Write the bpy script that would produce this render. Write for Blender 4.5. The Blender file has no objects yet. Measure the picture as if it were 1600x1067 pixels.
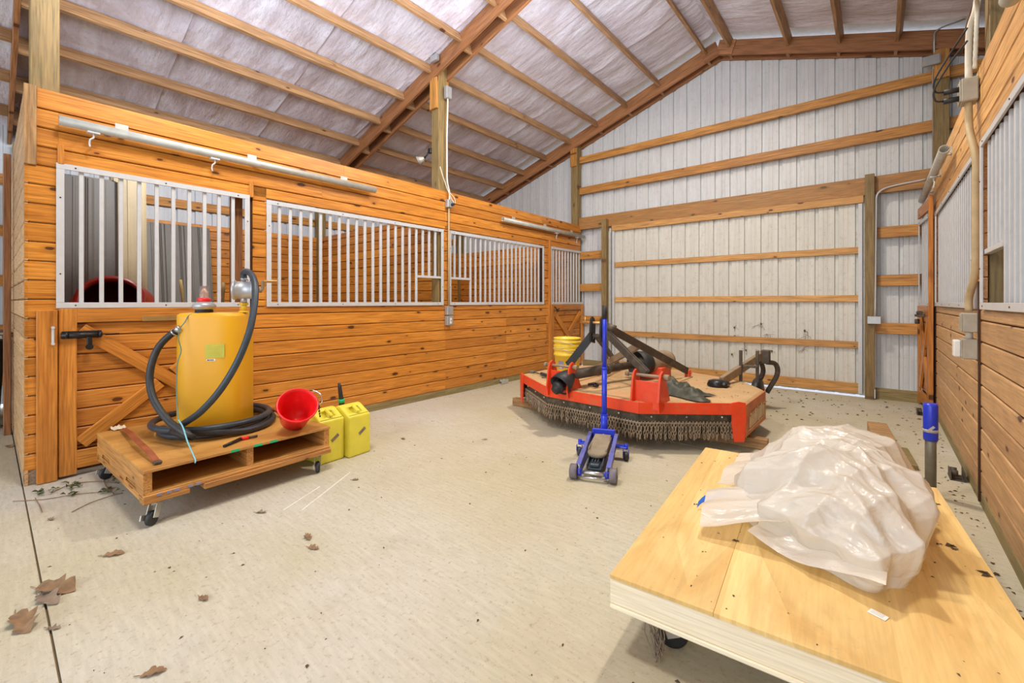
import bpy, bmesh, math, random
from mathutils import Vector, Matrix, noise, Euler
random.seed(7)
D = bpy.data
SC = bpy.context.scene
COL = SC.collection
R = math.radians
PI = math.pi

# ------------------------------------------------------------------ camera
H = 1.29
TH = math.atan2(572, 685)
cam_d = D.cameras.new('camera')
cam_d.sensor_width = 36
cam_d.lens = 36 * 685 / 1600
cam_d.shift_y = -62 / 1600
cam_d.clip_start = 0.05
cam = D.objects.new('camera', cam_d)
COL.objects.link(cam)
cam.location = (0, 0, H)
cam.rotation_euler = (R(90), 0, TH)
SC.camera = cam

# ------------------------------------------------------------------ light
SC.view_settings.view_transform = 'Standard'
SC.view_settings.look = 'None'
SC.view_settings.gamma = 1
SC.view_settings.use_curve_mapping = False
SC.view_settings.exposure = 0.0
w = D.worlds.new('sky')
SC.world = w
w.use_nodes = True
w.node_tree.nodes['Background'].inputs[0].default_value = (0.80, 0.90, 1.0, 1)
w.node_tree.nodes['Background'].inputs[1].default_value = 2.0


def area(name, loc, aim, size, sy, power, col):
    l = D.lights.new(name, 'AREA')
    l.shape = 'RECTANGLE'
    l.size = size
    l.size_y = sy
    l.energy = power
    l.color = col
    o = D.objects.new(name, l)
    COL.objects.link(o)
    o.location = loc
    d = Vector(aim) - Vector(loc)
    o.rotation_euler = d.to_track_quat('-Z', 'Y').to_euler()
    return o


area('ridge_lamp_or_fill', (-1.3, 4.45, 4.95), (-1.9, 3.8, 0), .3, .3, 150, (1, .90, .74))
area('ridge_lamp_or_fill', (-2.2, 0.8, 4.7), (-2.4, 1.6, 0), .5, .5, 105, (1, .93, .82))  # added fill near the ridge, evens out the light along the barn
area('ridge_lamp_or_fill', (-1.9, 3.0, 4.2), (-3.0, 3.6, 5.2), 2.6, 2.6, 108, (.86, .90, 1))  # added uplight with no fitting, brightens the ceiling facing
area('loft_fill', (-3.7, .9, 3.75), (-6.4, 2.6, 4.0), 1.0, .8, 45, (.86, .90, 1))  # added bounce light, lifts the ceiling over the left stalls
area('doorway_daylight', (-1.2, -5.2, 2.4), (-1.6, 4, 1.2), 4.2, 3.4, 150, (.92, .96, 1))
area('stall_fill', (-6.0, 1.6, 3.35), (-6.4, 2.0, 0), .4, .4, 26, (1, .92, .8))  # unseen fill light aimed down into the near left stall
area('stall_fill', (-6.0, 5.8, 3.35), (-6.0, 5.6, 0), .4, .4, 22, (1, .9, .76))  # unseen fill light aimed down into the far left stall

# ------------------------------------------------------------------ materials
MATS = {}


class NT:
    def __init__(s, name, rough=.6, metal=0., spec=.5):
        s.m = D.materials.new(name)
        s.m.use_nodes = True
        s.t = s.m.node_tree
        s.b = s.t.nodes['Principled BSDF']
        s.b.inputs['Roughness'].default_value = rough
        s.b.inputs['Metallic'].default_value = metal
        s.b.inputs['Specular IOR Level'].default_value = spec
        MATS[name] = s.m

    def n(s, typ, **k):
        nd = s.t.nodes.new(typ)
        for a, v in k.items():
            if a.startswith('i_'):
                nd.inputs[a[2:].replace('_', ' ')].default_value = v
            else:
                setattr(nd, a, v)
        return nd

    def l(s, a, b):
        s.t.links.new(a, b)

    def coord(s, scale=(1, 1, 1), rnd=True, obj=True):
        tc = s.n('ShaderNodeTexCoord')
        out = tc.outputs['Object']
        if rnd:
            oi = s.n('ShaderNodeObjectInfo')
            mu = s.n('ShaderNodeMath', operation='MULTIPLY')
            mu.inputs[1].default_value = 37.3
            s.l(oi.outputs['Random'], mu.inputs[0])
            ad = s.n('ShaderNodeVectorMath', operation='ADD')
            s.l(out, ad.inputs[0])
            s.l(mu.outputs[0], ad.inputs[1])
            out = ad.outputs[0]
        mp = s.n('ShaderNodeMapping')
        mp.inputs['Scale'].default_value = scale
        s.l(out, mp.inputs['Vector'])
        return mp.outputs[0]

    def ramp(s, src, stops):
        r = s.n('ShaderNodeValToRGB')
        els = r.color_ramp.elements
        while len(els) < len(stops):
            els.new(.5)
        for e, (p, c) in zip(els, stops):
            e.position = p
            e.color = (*c, 1) if len(c) == 3 else c
        s.l(src, r.inputs[0])
        return r.outputs[0]

    def noise(s, vec, scale, detail=4, rough=.55, dist=0):
        n = s.n('ShaderNodeTexNoise')
        n.inputs['Scale'].default_value = scale
        n.inputs['Detail'].default_value = detail
        n.inputs['Roughness'].default_value = rough
        n.inputs['Distortion'].default_value = dist
        s.l(vec, n.inputs['Vector'])
        return n.outputs['Fac']

    def mix(s, fac, a, b, mode='MIX'):
        m = s.n('ShaderNodeMix', data_type='RGBA', blend_type=mode)
        for sock, v in ((m.inputs[0], fac), (m.inputs[6], a), (m.inputs[7], b)):
            if isinstance(v, (int, float)):
                sock.default_value = v
            elif isinstance(v, tuple):
                sock.default_value = (*v, 1)
            else:
                s.l(v, sock)
        return m.outputs[2]

    def bump(s, h, strength=.3, dist=.01):
        b = s.n('ShaderNodeBump')
        b.inputs['Strength'].default_value = strength
        b.inputs['Distance'].default_value = dist
        s.l(h, b.inputs['Height'])
        s.l(b.outputs[0], s.b.inputs['Normal'])

    def col(s, c):
        if isinstance(c, tuple):
            s.b.inputs['Base Color'].default_value = (*c, 1)
        else:
            s.l(c, s.b.inputs['Base Color'])
        return s.m


def wood(name, c1, c2, knot=(.10, .03, .008), kd=.5, rough=.45, grain=.35, dirt=0., green=0., vary=.5):
    s = NT(name, rough)
    v = s.coord()
    # grain along local X
    mp = s.n('ShaderNodeMapping')
    mp.inputs['Scale'].default_value = (1.2, 14, 22)
    s.l(v, mp.inputs[0])
    g = s.noise(mp.outputs[0], 1.6, 5, .6, 1.2)
    mp2 = s.n('ShaderNodeMapping')
    mp2.inputs['Scale'].default_value = (4, 90, 140)
    s.l(v, mp2.inputs[0])
    fine = s.noise(mp2.outputs[0], 1, 2, .5)
    base = s.ramp(g, [(.3, c2), (.62, c1)])
    f2 = s.ramp(fine, [(.32, (1 - grain * 1.25,) * 3), (.60, (1.08,) * 3)])
    c = s.mix(1, base, f2, 'MULTIPLY')
    # board to board tone
    oi = s.n('ShaderNodeObjectInfo')
    tone = s.ramp(oi.outputs['Random'], [(0, (1 - .36 * vary, 1 - .44 * vary, 1 - .5 * vary)), (.5, (1, 1, 1)), (1, (1.10, 1.12, 1.15))])
    c = s.mix(1, c, tone, 'MULTIPLY')
    # knots
    if kd > 0:
        sx_ = s.n('ShaderNodeSeparateXYZ')
        s.l(v, sx_.inputs[0])
        cx_ = s.n('ShaderNodeCombineXYZ')
        s.l(sx_.outputs[0], cx_.inputs[0])
        s.l(sx_.outputs[2], cx_.inputs[1])
        mk = s.n('ShaderNodeMapping')
        mk.inputs['Scale'].default_value = (3.1, 7.2, 1)
        s.l(cx_.outputs[0], mk.inputs[0])
        dn = s.n('ShaderNodeTexNoise')
        dn.inputs['Scale'].default_value = 3
        s.l(mk.outputs[0], dn.inputs['Vector'])
        dm = s.mix(.09, mk.outputs[0], dn.outputs['Color'])
        vo = s.n('ShaderNodeTexVoronoi', voronoi_dimensions='2D')
        vo.inputs['Scale'].default_value = 1
        s.l(dm, vo.inputs['Vector'])
        sep = s.n('ShaderNodeSeparateColor')
        s.l(vo.outputs['Color'], sep.inputs[0])
        sz = s.n('ShaderNodeMapRange')
        sz.inputs[1].default_value = 1 - kd
        sz.inputs[2].default_value = 1
        sz.inputs[3].default_value = .035
        sz.inputs[4].default_value = .125
        s.l(sep.outputs[0], sz.inputs[0])
        dv = s.n('ShaderNodeMath', operation='SUBTRACT')
        s.l(sz.outputs[0], dv.inputs[0])
        s.l(vo.outputs['Distance'], dv.inputs[1])
        core = s.ramp(dv.outputs[0], [(.0, (0, 0, 0)), (.018, (1, 1, 1))])
        ad = s.n('ShaderNodeMath', operation='ADD')
        ad.inputs[1].default_value = .09
        s.l(dv.outputs[0], ad.inputs[0])
        halo = s.ramp(ad.outputs[0], [(0, (0, 0, 0)), (.10, (.55, .55, .55))])
        # only where there is a knot at all
        has = s.n('ShaderNodeMath', operation='GREATER_THAN')
        has.inputs[1].default_value = 1 - kd
        s.l(sep.outputs[0], has.inputs[0])
        hm = s.n('ShaderNodeMath', operation='MULTIPLY')
        s.l(halo, hm.inputs[0])
        s.l(has.outputs[0], hm.inputs[1])
        c = s.mix(hm.outputs[0], c, tuple(a * .62 for a in c2))
        cm = s.n('ShaderNodeMath', operation='MULTIPLY')
        s.l(core, cm.inputs[0])
        s.l(has.outputs[0], cm.inputs[1])
        c = s.mix(cm.outputs[0], c, knot)
    if dirt:
        dd = s.noise(v, 5, 5, .7)
        dr = s.ramp(dd, [(.42, (0, 0, 0)), (.75, (dirt,) * 3)])
        c = s.mix(dr, c, (.20, .13, .07))
    if green:
        dd = s.noise(v, 9, 5, .7)
        dr = s.ramp(dd, [(.35, (0, 0, 0)), (.7, (green,) * 3)])
        c = s.mix(dr, c, (.22, .21, .08))
    s.bump(fine, .2, .002)
    return s.col(c)


wood('pine_board', (.70, .285, .042), (.48, .160, .020), kd=.46, rough=.36, grain=.24)
wood('pine_board_worn', (.61, .365, .165), (.47, .265, .105), kd=.3, rough=.5, dirt=.3, grain=.15)
wood('pine_board_lit', (.80, .46, .17), (.62, .32, .09), kd=.30, rough=.42)  # same pine, with nearby lamp light painted into a paler tone
wood('pine_door', (.62, .245, .040), (.45, .150, .020), grain=.24, kd=.45, rough=.4)
wood('pine_end', (.66, .40, .19), (.55, .31, .13), kd=.15, rough=.5)
wood('rafter_wood', (.44, .195, .075), (.29, .115, .040), kd=.22, rough=.55)
wood('purlin_wood', (.50, .29, .135), (.34, .18, .075), kd=.22, rough=.6)
wood('girt_wood', (.62, .29, .060), (.40, .160, .03), kd=.3, rough=.55)
wood('header_wood', (.46, .21, .055), (.32, .13, .03), kd=.3, rough=.55, green=.25)
wood('post_wood', (.33, .205, .070), (.19, .115, .038), kd=.2, rough=.6, green=.35, dirt=.3)
wood('skirt_wood', (.40, .30, .13), (.25, .18, .07), kd=.15, rough=.7, green=.5, dirt=.5)
wood('door_girt_wood', (.70, .38, .12), (.55, .27, .07), kd=.3, rough=.55)
wood('pallet_wood', (.64, .30, .075), (.46, .19, .04), kd=.3, rough=.5, dirt=.25)
wood('beam_wood', (.55, .33, .14), (.36, .19, .07), kd=.2, rough=.7, dirt=.5)
wood('grey_wood', (.42, .33, .24), (.30, .22, .15), kd=.2, rough=.8, dirt=.3)
wood('white_wood', (.86, .78, .60), (.80, .70, .50), kd=.05, rough=.55, grain=.08, vary=.1)
wood('dark_wood', (.10, .04, .015), (.06, .02, .008), kd=0, rough=.8)


def plywood(name, c1, c2, rough=.5, dirt=.4):
    s = NT(name, rough)
    v = s.coord(rnd=True)
    mp = s.n('ShaderNodeMapping')
    mp.inputs['Scale'].default_value = (2.6, .75, 1)
    s.l(v, mp.inputs[0])
    g = s.noise(mp.outputs[0], 1.3, 5, .55, 1.8)
    c = s.ramp(g, [(.28, c2), (.5, c1), (.72, tuple(min(1, a * 1.12) for a in c1))])
    mp2 = s.n('ShaderNodeMapping')
    mp2.inputs['Scale'].default_value = (80, 5, 1)
    s.l(v, mp2.inputs[0])
    f = s.noise(mp2.outputs[0], 1, 3)
    c = s.mix(1, c, s.ramp(f, [(.3, (.90,) * 3), (.65, (1.04,) * 3)]), 'MULTIPLY')
    # veneer patches
    vo = s.n('ShaderNodeTexVoronoi')
    vo.inputs['Scale'].default_value = 1
    mp3 = s.n('ShaderNodeMapping')
    mp3.inputs['Scale'].default_value = (4.5, .7, 1)
    s.l(v, mp3.inputs[0])
    s.l(mp3.outputs[0], vo.inputs['Vector'])
    sp = s.n('ShaderNodeSeparateColor')
    s.l(vo.outputs['Color'], sp.inputs[0])
    c = s.mix(1, c, s.ramp(sp.outputs[0], [(0, (.86, .80, .70)), (1, (1.06, 1.06, 1.08))]), 'MULTIPLY')
    d = s.noise(v, 26, 6, .75)
    c = s.mix(s.ramp(d, [(.60, (0, 0, 0)), (.78, (dirt,) * 3)]), c, (.16, .09, .04))
    s.bump(f, .08, .001)
    return s.col(c)


plywood('plywood_sheet', (.84, .61, .25), (.70, .43, .135))
plywood('plywood_dusty', (.58, .30, .075), (.38, .17, .04), dirt=.6)


def plain(name, c, rough=.5, metal=0., var=.12, vs=12, dirt=0., dc=(.18, .13, .08), spec=.5, bump=0., ds=9, dlo=.5):
    s = NT(name, rough, metal, spec)
    v = s.coord(rnd=True)
    n = s.noise(v, vs, 4)
    cc = s.ramp(n, [(.3, tuple(a * (1 - var) for a in c)), (.7, tuple(min(1, a * (1 + var)) for a in c))])
    if dirt:
        d = s.noise(v, ds, 6, .7)
        cc = s.mix(s.ramp(d, [(dlo, (0, 0, 0)), (dlo + .22, (dirt,) * 3)]), cc, dc)
    if bump:
        s.bump(s.noise(v, 60, 4), bump, .003)
    return s.col(cc)


def panel_mat(name, c, dirt, dc=(.30, .26, .20)):
    s = NT(name, .42)
    v = s.coord((6, 6, .5), rnd=True)
    n = s.noise(v, 3, 5, .65)
    cc = s.ramp(n, [(.3, tuple(a * .86 for a in c)), (.65, c)])
    v2 = s.coord((1, 1, 1), rnd=True)
    d = s.noise(v2, 14, 7, .8)
    cc = s.mix(s.ramp(d, [(.53, (0, 0, 0)), (.72, (dirt,) * 3)]), cc, dc)
    d3 = s.noise(v2, 45, 3, .6)
    cc = s.mix(s.ramp(d3, [(.68, (0, 0, 0)), (.74, (min(1, dirt * 1.3),) * 3)]), cc, (.16, .12, .08))
    return s.col(cc)


panel_mat('white_metal_panel', (.66, .67, .67), .35)
panel_mat('dusty_metal_panel', (.66, .65, .59), .5)
panel_mat('outer_metal_panel', (.66, .72, .80), .2)
panel_mat('grey_metal_panel', (.13, .125, .115), .2)
panel_mat('beige_metal_panel', (.50, .42, .26), .4)
plain('roof_white', (.92, .96, .95), .5)
plain('white_frame', (.56, .57, .59), .35, 0, .05, dirt=.18, dc=(.42, .38, .30), ds=20)
plain('galvanized', (.50, .50, .46), .45, .2, .12, dirt=.35, dc=(.36, .32, .24), ds=14)
plain('box_grey', (.42, .43, .43), .4, .5, .08)
plain('box_tan', (.38, .35, .28), .55, .1, .1, dirt=.3)
plain('pvc_tan', (.46, .35, .19), .5, 0, .1, dirt=.35, dc=(.30, .20, .10))
plain('pvc_white', (.68, .64, .54), .45, 0, .05)
plain('white_plastic', (.75, .75, .72), .4)
plain('black_metal', (.018, .018, .02), .35, .3, .2)
plain('rubber', (.020, .022, .026), .5, 0, .25, dirt=.25, dc=(.10, .10, .10))
plain('blue_rubber', (.030, .045, .062), .42, 0, .2, dirt=.2, dc=(.12, .12, .12))
plain('tank_yellow', (.74, .375, .010), .42, 0, .05, vs=3, dirt=.12, dc=(.55, .27, .02), ds=3)
plain('fitting_yellow', (.72, .48, .03), .4)
plain('label_yellow', (.50, .50, .05), .5)
plain('can_yellow', (.80, .72, .07), .42, 0, .04, dirt=.15, dc=(.55, .48, .08), ds=16)
plain('bucket_yellow', (.86, .60, .05), .38, 0, .05, dirt=.15, dc=(.55, .32, .04))
plain('red_plastic', (.80, .012, .015), .30, 0, .06)
plain('red_metal', (.38, .02, .015), .35, 0, .15, dirt=.2)
plain('green_plastic', (.01, .45, .20), .4)
plain('blue_paint', (.018, .045, .62), .32, .05, .1, dirt=.12, dc=(.15, .13, .2))
plain('blue_paint_worn', (.11, .13, .42), .5, .05, .2, dirt=.55, dc=(.22, .20, .24), ds=18)
plain('jack_dust', (.27, .22, .15), .8, 0, .2)
plain('jack_wheel', (.17, .15, .17), .6, .2, .15)
plain('pump_alu', (.46, .48, .52), .38, .45, .08)
plain('chrome', (.65, .65, .66), .18, .9, .05)
plain('mower_red', (.78, .060, .014), .40, 0, .08, dirt=.35, dc=(.48, .22, .10), ds=7)
plain('mower_deck_dusty', (.52, .345, .17), .75, 0, .10, vs=5, dirt=.6, dc=(.66, .24, .10), ds=2.4, dlo=.50)
plain('mower_side', (.55, .17, .055), .6, 0, .15, dirt=.6, dc=(.42, .27, .14), ds=8)
plain('mower_rubber', (.055, .045, .028), .8, 0, .3, dirt=.6, dc=(.20, .15, .08), ds=22)
plain('steel_brown', (.075, .06, .046), .6, .25, .2, dirt=.5, dc=(.24, .18, .11))
plain('steel_tan', (.30, .22, .14), .65, .1, .2, dirt=.4, dc=(.38, .28, .17))
plain('chain_steel', (.33, .25, .17), .5, .15, .3, dirt=.35, dc=(.26, .13, .06), ds=30)
plain('decal_cream', (.72, .66, .42), .6, 0, .2, dirt=.4, dc=(.5, .25, .12), ds=30)
plain('decal_blue', (.24, .24, .38), .6)
plain('black_print', (.03, .03, .03), .5)
plain('blue_tape', (.02, .14, .62), .4)
plain('string_cyan', (.20, .55, .66), .6)
plain('string_green', (.10, .22, .20), .6)
plain('paper', (.85, .85, .83), .6)
plain('leaf_brown', (.24, .145, .075), .8, 0, .35, vs=20)
plain('leaf_grey', (.24, .18, .13), .85, 0, .3, vs=20)
plain('leaf_green', (.10, .12, .035), .7, 0, .3, vs=20)
plain('joint_dirt', (.22, .16, .09), .9)
plain('debris', (.10, .065, .035), .9, 0, .4, vs=30)
plain('leather', (.30, .075, .025), .5, 0, .2)
plain('brass', (.55, .32, .12), .4, .6, .1)
plain('plate_brass', (.42, .28, .10), .45, .6, .1)
plain('tarp', (.045, .05, .035), .55, 0, .4, vs=8, dirt=.4, dc=(.30, .24, .14))
plain('pipe_steel', (.20, .19, .15), .5, .4, .15, dirt=.4, dc=(.28, .24, .16))
plain('bamboo', (.42, .30, .12), .6, 0, .2)
plain('outside_ground', (.62, .58, .60), .9, 0, .1)
plain('chalk', (.80, .79, .74), .9)
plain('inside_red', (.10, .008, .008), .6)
plain('lamp_shade', (.52, .48, .40), .5, .3)
plain('yellow_board', (.80, .42, .03), .6, 0, .1)
plain('black_plastic', (.02, .02, .022), .6)

# clear tube
s = NT('clear_plastic', .1)
s.b.inputs['Transmission Weight'].default_value = .85
s.b.inputs['IOR'].default_value = 1.3
s.col((.85, .78, .76))

# concrete
s = NT('concrete', .78)
tc = s.n('ShaderNodeTexCoord')
mp = s.n('ShaderNodeMapping')
s.l(tc.outputs['Object'], mp.inputs[0])
v = mp.outputs[0]
a = s.noise(v, .55, 5, .55)
c = s.ramp(a, [(.3, (.47, .42, .27)), (.5, (.53, .49, .37)), (.68, (.585, .565, .50))])
mpb = s.n('ShaderNodeMapping')
mpb.inputs['Scale'].default_value = (1.2, 9, 1)
mpb.inputs['Rotation'].default_value = (0, 0, R(38))
s.l(tc.outputs['Object'], mpb.inputs[0])
br = s.noise(mpb.outputs[0], 6, 4, .6)
c = s.mix(1, c, s.ramp(br, [(.3, (.88,) * 3), (.7, (1.06,) * 3)]), 'MULTIPLY')
b = s.noise(v, 2.3, 6, .65, .4)
c = s.mix(s.ramp(b, [(.55, (0, 0, 0)), (.75, (.45,) * 3)]), c, (.40, .34, .24))
sp = s.noise(v, 42, 5, .75)
c = s.mix(s.ramp(sp, [(.55, (0, 0, 0)), (.70, (.75,) * 3)]), c, (.30, .23, .14))
sp2 = s.noise(v, 24, 8, .8)
c = s.mix(s.ramp(sp2, [(.55, (0, 0, 0)), (.75, (.42,) * 3)]), c, (.36, .29, .18))
c = s.mix(s.ramp(sp2, [(.25, (.35,) * 3), (.42, (0, 0, 0))]), c, (.74, .71, .63))
s.bump(s.noise(v, 110, 4, .7), .25, .003)
s.col(c)

# insulation (aged white facing)
s = NT('insulation_facing', .55)
v = s.coord(rnd=True)
mp = s.n('ShaderNodeMapping')
mp.inputs['Scale'].default_value = (1.0, 3.2, 1)
s.l(v, mp.inputs[0])
n1 = s.noise(mp.outputs[0], 1.2, 5, .6, .6)
c = s.ramp(n1, [(.32, (.55, .50, .54)), (.5, (.70, .67, .76)), (.66, (.82, .84, .95))])
n2 = s.noise(v, 18, 7, .8)
c = s.mix(s.ramp(n2, [(.52, (0, 0, 0)), (.72, (.5,) * 3)]), c, (.36, .28, .25))
n3 = s.noise(v, 70, 2)
c = s.mix(s.ramp(n3, [(.74, (0, 0, 0)), (.77, (.7,) * 3)]), c, (.12, .09, .08))
s.bump(s.noise(mp.outputs[0], 5, 4), .5, .04)
s.col(c)

# translucent plastic sheeting
s = NT('poly_sheeting', .20)
s.col((.88, .86, .80))
s.b.inputs['Coat Weight'].default_value = .3
tr = s.n('ShaderNodeBsdfTranslucent')
tr.inputs[0].default_value = (.86, .82, .74, 1)
tp = s.n('ShaderNodeBsdfTransparent')
tp.inputs[0].default_value = (.93, .92, .89, 1)
m1 = s.n('ShaderNodeMixShader')
m1.inputs[0].default_value = .38
m2 = s.n('ShaderNodeMixShader')
m2.inputs[0].default_value = .10
out = s.t.nodes['Material Output']
s.l(s.b.outputs[0], m1.inputs[1])
s.l(tr.outputs[0], m1.inputs[2])
s.l(m1.outputs[0], m2.inputs[1])
s.l(tp.outputs[0], m2.inputs[2])
s.l(m2.outputs[0], out.inputs[0])
v = s.coord((1.2, 3, 2), rnd=False)
s.bump(s.noise(v, 4, 5, .55, 1.2), .55, .03)


# ------------------------------------------------------------------ mesh helpers
class MB:
    def __init__(s):
        s.v = []
        s.f = []
        s.sm = []

    def add(s, vs, fs, smooth=False):
        o = len(s.v)
        s.v += [tuple(v) for v in vs]
        s.f += [tuple(i + o for i in f) for f in fs]
        s.sm += [smooth] * len(fs)
        return s

    def box(s, c, d, rot=None, bev=0.):
        x, y, z = d[0] / 2, d[1] / 2, d[2] / 2
        M = rot if rot is not None else Matrix.Identity(3)
        C = Vector(c)
        if bev <= 0:
            P = [(-x, -y, -z), (x, -y, -z), (x, y, -z), (-x, y, -z), (-x, -y, z), (x, -y, z), (x, y, z), (-x, y, z)]
            F = [(0, 3, 2, 1), (4, 5, 6, 7), (0, 1, 5, 4), (1, 2, 6, 5), (2, 3, 7, 6), (3, 0, 4, 7)]
            return s.add([C + M @ Vector(p) for p in P], F)
        bm = bmesh.new()
        bmesh.ops.create_cube(bm, size=1)
        for v in bm.verts:
            v.co = Vector((v.co.x * 2 * x, v.co.y * 2 * y, v.co.z * 2 * z))
        bmesh.ops.bevel(bm, geom=bm.edges[:], offset=bev, segments=1, affect='EDGES')
        bm.verts.index_update()
        s.add([C + M @ v.co for v in bm.verts], [[v.index for v in f.verts] for f in bm.faces])
        bm.free()
        return s

    def bx(s, x0, x1, y0, y1, z0, z1, bev=0.):
        return s.box(((x0 + x1) / 2, (y0 + y1) / 2, (z0 + z1) / 2), (abs(x1 - x0), abs(y1 - y0), abs(z1 - z0)), None, bev)

    def bar(s, a, b, wd, hd, bev=0., up=(0, 0, 1)):
        a = Vector(a)
        b = Vector(b)
        M = frame(b - a, up)
        return s.box((a + b) / 2, ((b - a).length, wd, hd), M, bev)

    def tube(s, pts, r, seg=10, cap=True, smooth=True):
        pts = [Vector(p) for p in pts]
        n = len(pts)
        rr = r if isinstance(r, (list, tuple)) else [r] * n
        up = None
        rings = []
        for i, p in enumerate(pts):
            t = (pts[min(i + 1, n - 1)] - pts[max(i - 1, 0)]).normalized()
            if up is None:
                up = Vector((0, 0, 1)) if abs(t.z) < .9 else Vector((1, 0, 0))
            x = up - t * up.dot(t)
            if x.length < 1e-5:
                x = t.orthogonal()
            x.normalize()
            up = x
            y = t.cross(x)
            rings.append([p + (x * math.cos(k * 2 * PI / seg) + y * math.sin(k * 2 * PI / seg)) * rr[i] for k in range(seg)])
        vs = [v for rg in rings for v in rg]
        fs = []
        for i in range(n - 1):
            for k in range(seg):
                fs.append((i * seg + k, i * seg + (k + 1) % seg, (i + 1) * seg + (k + 1) % seg, (i + 1) * seg + k))
        s.add(vs, fs, smooth)
        if cap:
            o = len(s.v) - len(vs)
            s.f.append(tuple(o + k for k in reversed(range(seg))))
            s.f.append(tuple(o + (n - 1) * seg + k for k in range(seg)))
            s.sm += [False, False]
        return s

    def cyl(s, a, b, r, seg=16, r2=None):
        return s.tube([a, b], [r, r if r2 is None else r2], seg)

    def lathe(s, prof, c=(0, 0, 0), seg=24, M=None):
        C = Vector(c)
        M = M if M is not None else Matrix.Identity(3)
        vs = []
        for (r, z) in prof:
            for k in range(seg):
                a = k * 2 * PI / seg
                vs.append(C + M @ Vector((r * math.cos(a), r * math.sin(a), z)))
        fs = []
        for i in range(len(prof) - 1):
            for k in range(seg):
                fs.append((i * seg + k, i * seg + (k + 1) % seg, (i + 1) * seg + (k + 1) % seg, (i + 1) * seg + k))
        return s.add(vs, fs, True)

    def prism(s, poly, h, M=None, c=(0, 0, 0)):
        """poly: 2D points (x, z) in the local XZ plane, extruded by h along local Y"""
        M = M if M is not None else Matrix.Identity(3)
        C = Vector(c)
        n = len(poly)
        vs = [C + M @ Vector((p[0], -h / 2, p[1])) for p in poly] + [C + M @ Vector((p[0], h / 2, p[1])) for p in poly]
        fs = [tuple(range(n)), tuple(reversed(range(n, 2 * n)))]
        for i in range(n):
            j = (i + 1) % n
            fs.append((i, n + i, n + j, j))
        return s.add(vs, fs)

    def mesh(s, name):
        me = D.meshes.new(name)
        me.from_pydata([tuple(v) for v in s.v], [], s.f)
        me.polygons.foreach_set('use_smooth', s.sm)
        me.update()
        return me

    def build(s, name, mat, parent=None, loc=None, rot=None, fix=True):
        me = s.mesh(name)
        if fix:
            bm = bmesh.new()
            bm.from_mesh(me)
            bmesh.ops.recalc_face_normals(bm, faces=bm.faces)
            bm.to_mesh(me)
            bm.free()
        if mat:
            me.materials.append(MATS[mat])
        return put(name, me, parent, loc, rot)


def put(name, me, parent=None, loc=None, rot=None):
    o = D.objects.new(name, me)
    COL.objects.link(o)
    if parent is not None:
        o.parent = parent
    if loc is not None:
        o.location = loc
    if rot is not None:
        o.rotation_euler = rot
    return o


def frame(d, up=(0, 0, 1)):
    x = Vector(d).normalized()
    u = Vector(up)
    if abs(x.dot(u.normalized())) > .98:
        u = Vector((0, 1, 0))
    y = u.cross(x).normalized()
    z = x.cross(y)
    return Matrix((x, y, z)).transposed()


def tag(o, label=None, cat=None, group=None, kind=None):
    if label:
        o['label'] = label
    if cat:
        o['category'] = cat
    if group:
        o['group'] = group
    if kind:
        o['kind'] = kind
    return o


def empty(name, loc=(0, 0, 0), rz=0, **k):
    o = D.objects.new(name, None)
    COL.objects.link(o)
    o.location = loc
    o.rotation_euler = (0, 0, rz)
    o.empty_display_size = .1
    return tag(o, **k)


def smooth(pts, n=8):
    P = [Vector(p) for p in pts]
    P = [P[0] * 2 - P[1]] + P + [P[-1] * 2 - P[-2]]
    out = []
    for i in range(1, len(P) - 2):
        for k in range(n):
            t = k / n
            a, b, c, d = P[i - 1], P[i], P[i + 1], P[i + 2]
            out.append(.5 * ((2 * b) + (c - a) * t + (2 * a - 5 * b + 4 * c - d) * t * t + (3 * b - a - 3 * c + d) * t ** 3))
    out.append(P[-2])
    return out


def ray(px, py, k):
    """point at depth k (metres) along the sight line measured in the photograph"""
    t = (px - 800) / 685
    S_, C_ = math.sin(TH), math.cos(TH)
    return Vector((k * (-S_ + t * C_), k * (C_ + t * S_), H - (py - 471.5) * k / 685))


_cache = {}


def board_mesh(L, h, th, cham, mat):
    key = ('b', round(L, 3), round(h, 3), round(th, 3), cham, mat)
    if key not in _cache:
        c = cham
        sec = [(0, -h / 2), (-(th - c), -h / 2), (-th, -h / 2 + c), (-th, h / 2 - c), (-(th - c), h / 2), (0, h / 2)]
        vs = [(-L / 2, y, z) for y, z in sec] + [(L / 2, y, z) for y, z in sec]
        n = 6
        fs = [tuple(range(n)), tuple(reversed(range(n, 2 * n)))] + [(i, n + i, n + (i + 1) % n, (i + 1) % n) for i in range(n)]
        m = MB().add(vs, fs)
        me = m.mesh('board')
        bm = bmesh.new()
        bm.from_mesh(me)
        bmesh.ops.recalc_face_normals(bm, faces=bm.faces)
        bm.to_mesh(me)
        bm.free()
        me.materials.append(MATS[mat])
        _cache[key] = me
    return _cache[key]


def lumber(name, a, b, wd, hd, mat, parent=None, up=(0, 0, 1), bev=.003):
    """square-edged timber from a to b: width wd sideways, hd along up"""
    a = Vector(a)
    b = Vector(b)
    L = (b - a).length
    key = ('l', round(L, 3), round(wd, 3), round(hd, 3), mat)
    if key not in _cache:
        m = MB().box((0, 0, 0), (L, wd, hd), None, bev)
        me = m.mesh(name)
        me.materials.append(MATS[mat])
        _cache[key] = me
    o = put(name, _cache[key], parent)
    o.matrix_basis = Matrix.Translation((a + b) / 2) @ frame(b - a, up).to_4x4()
    return o


EXP = .1361


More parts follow.
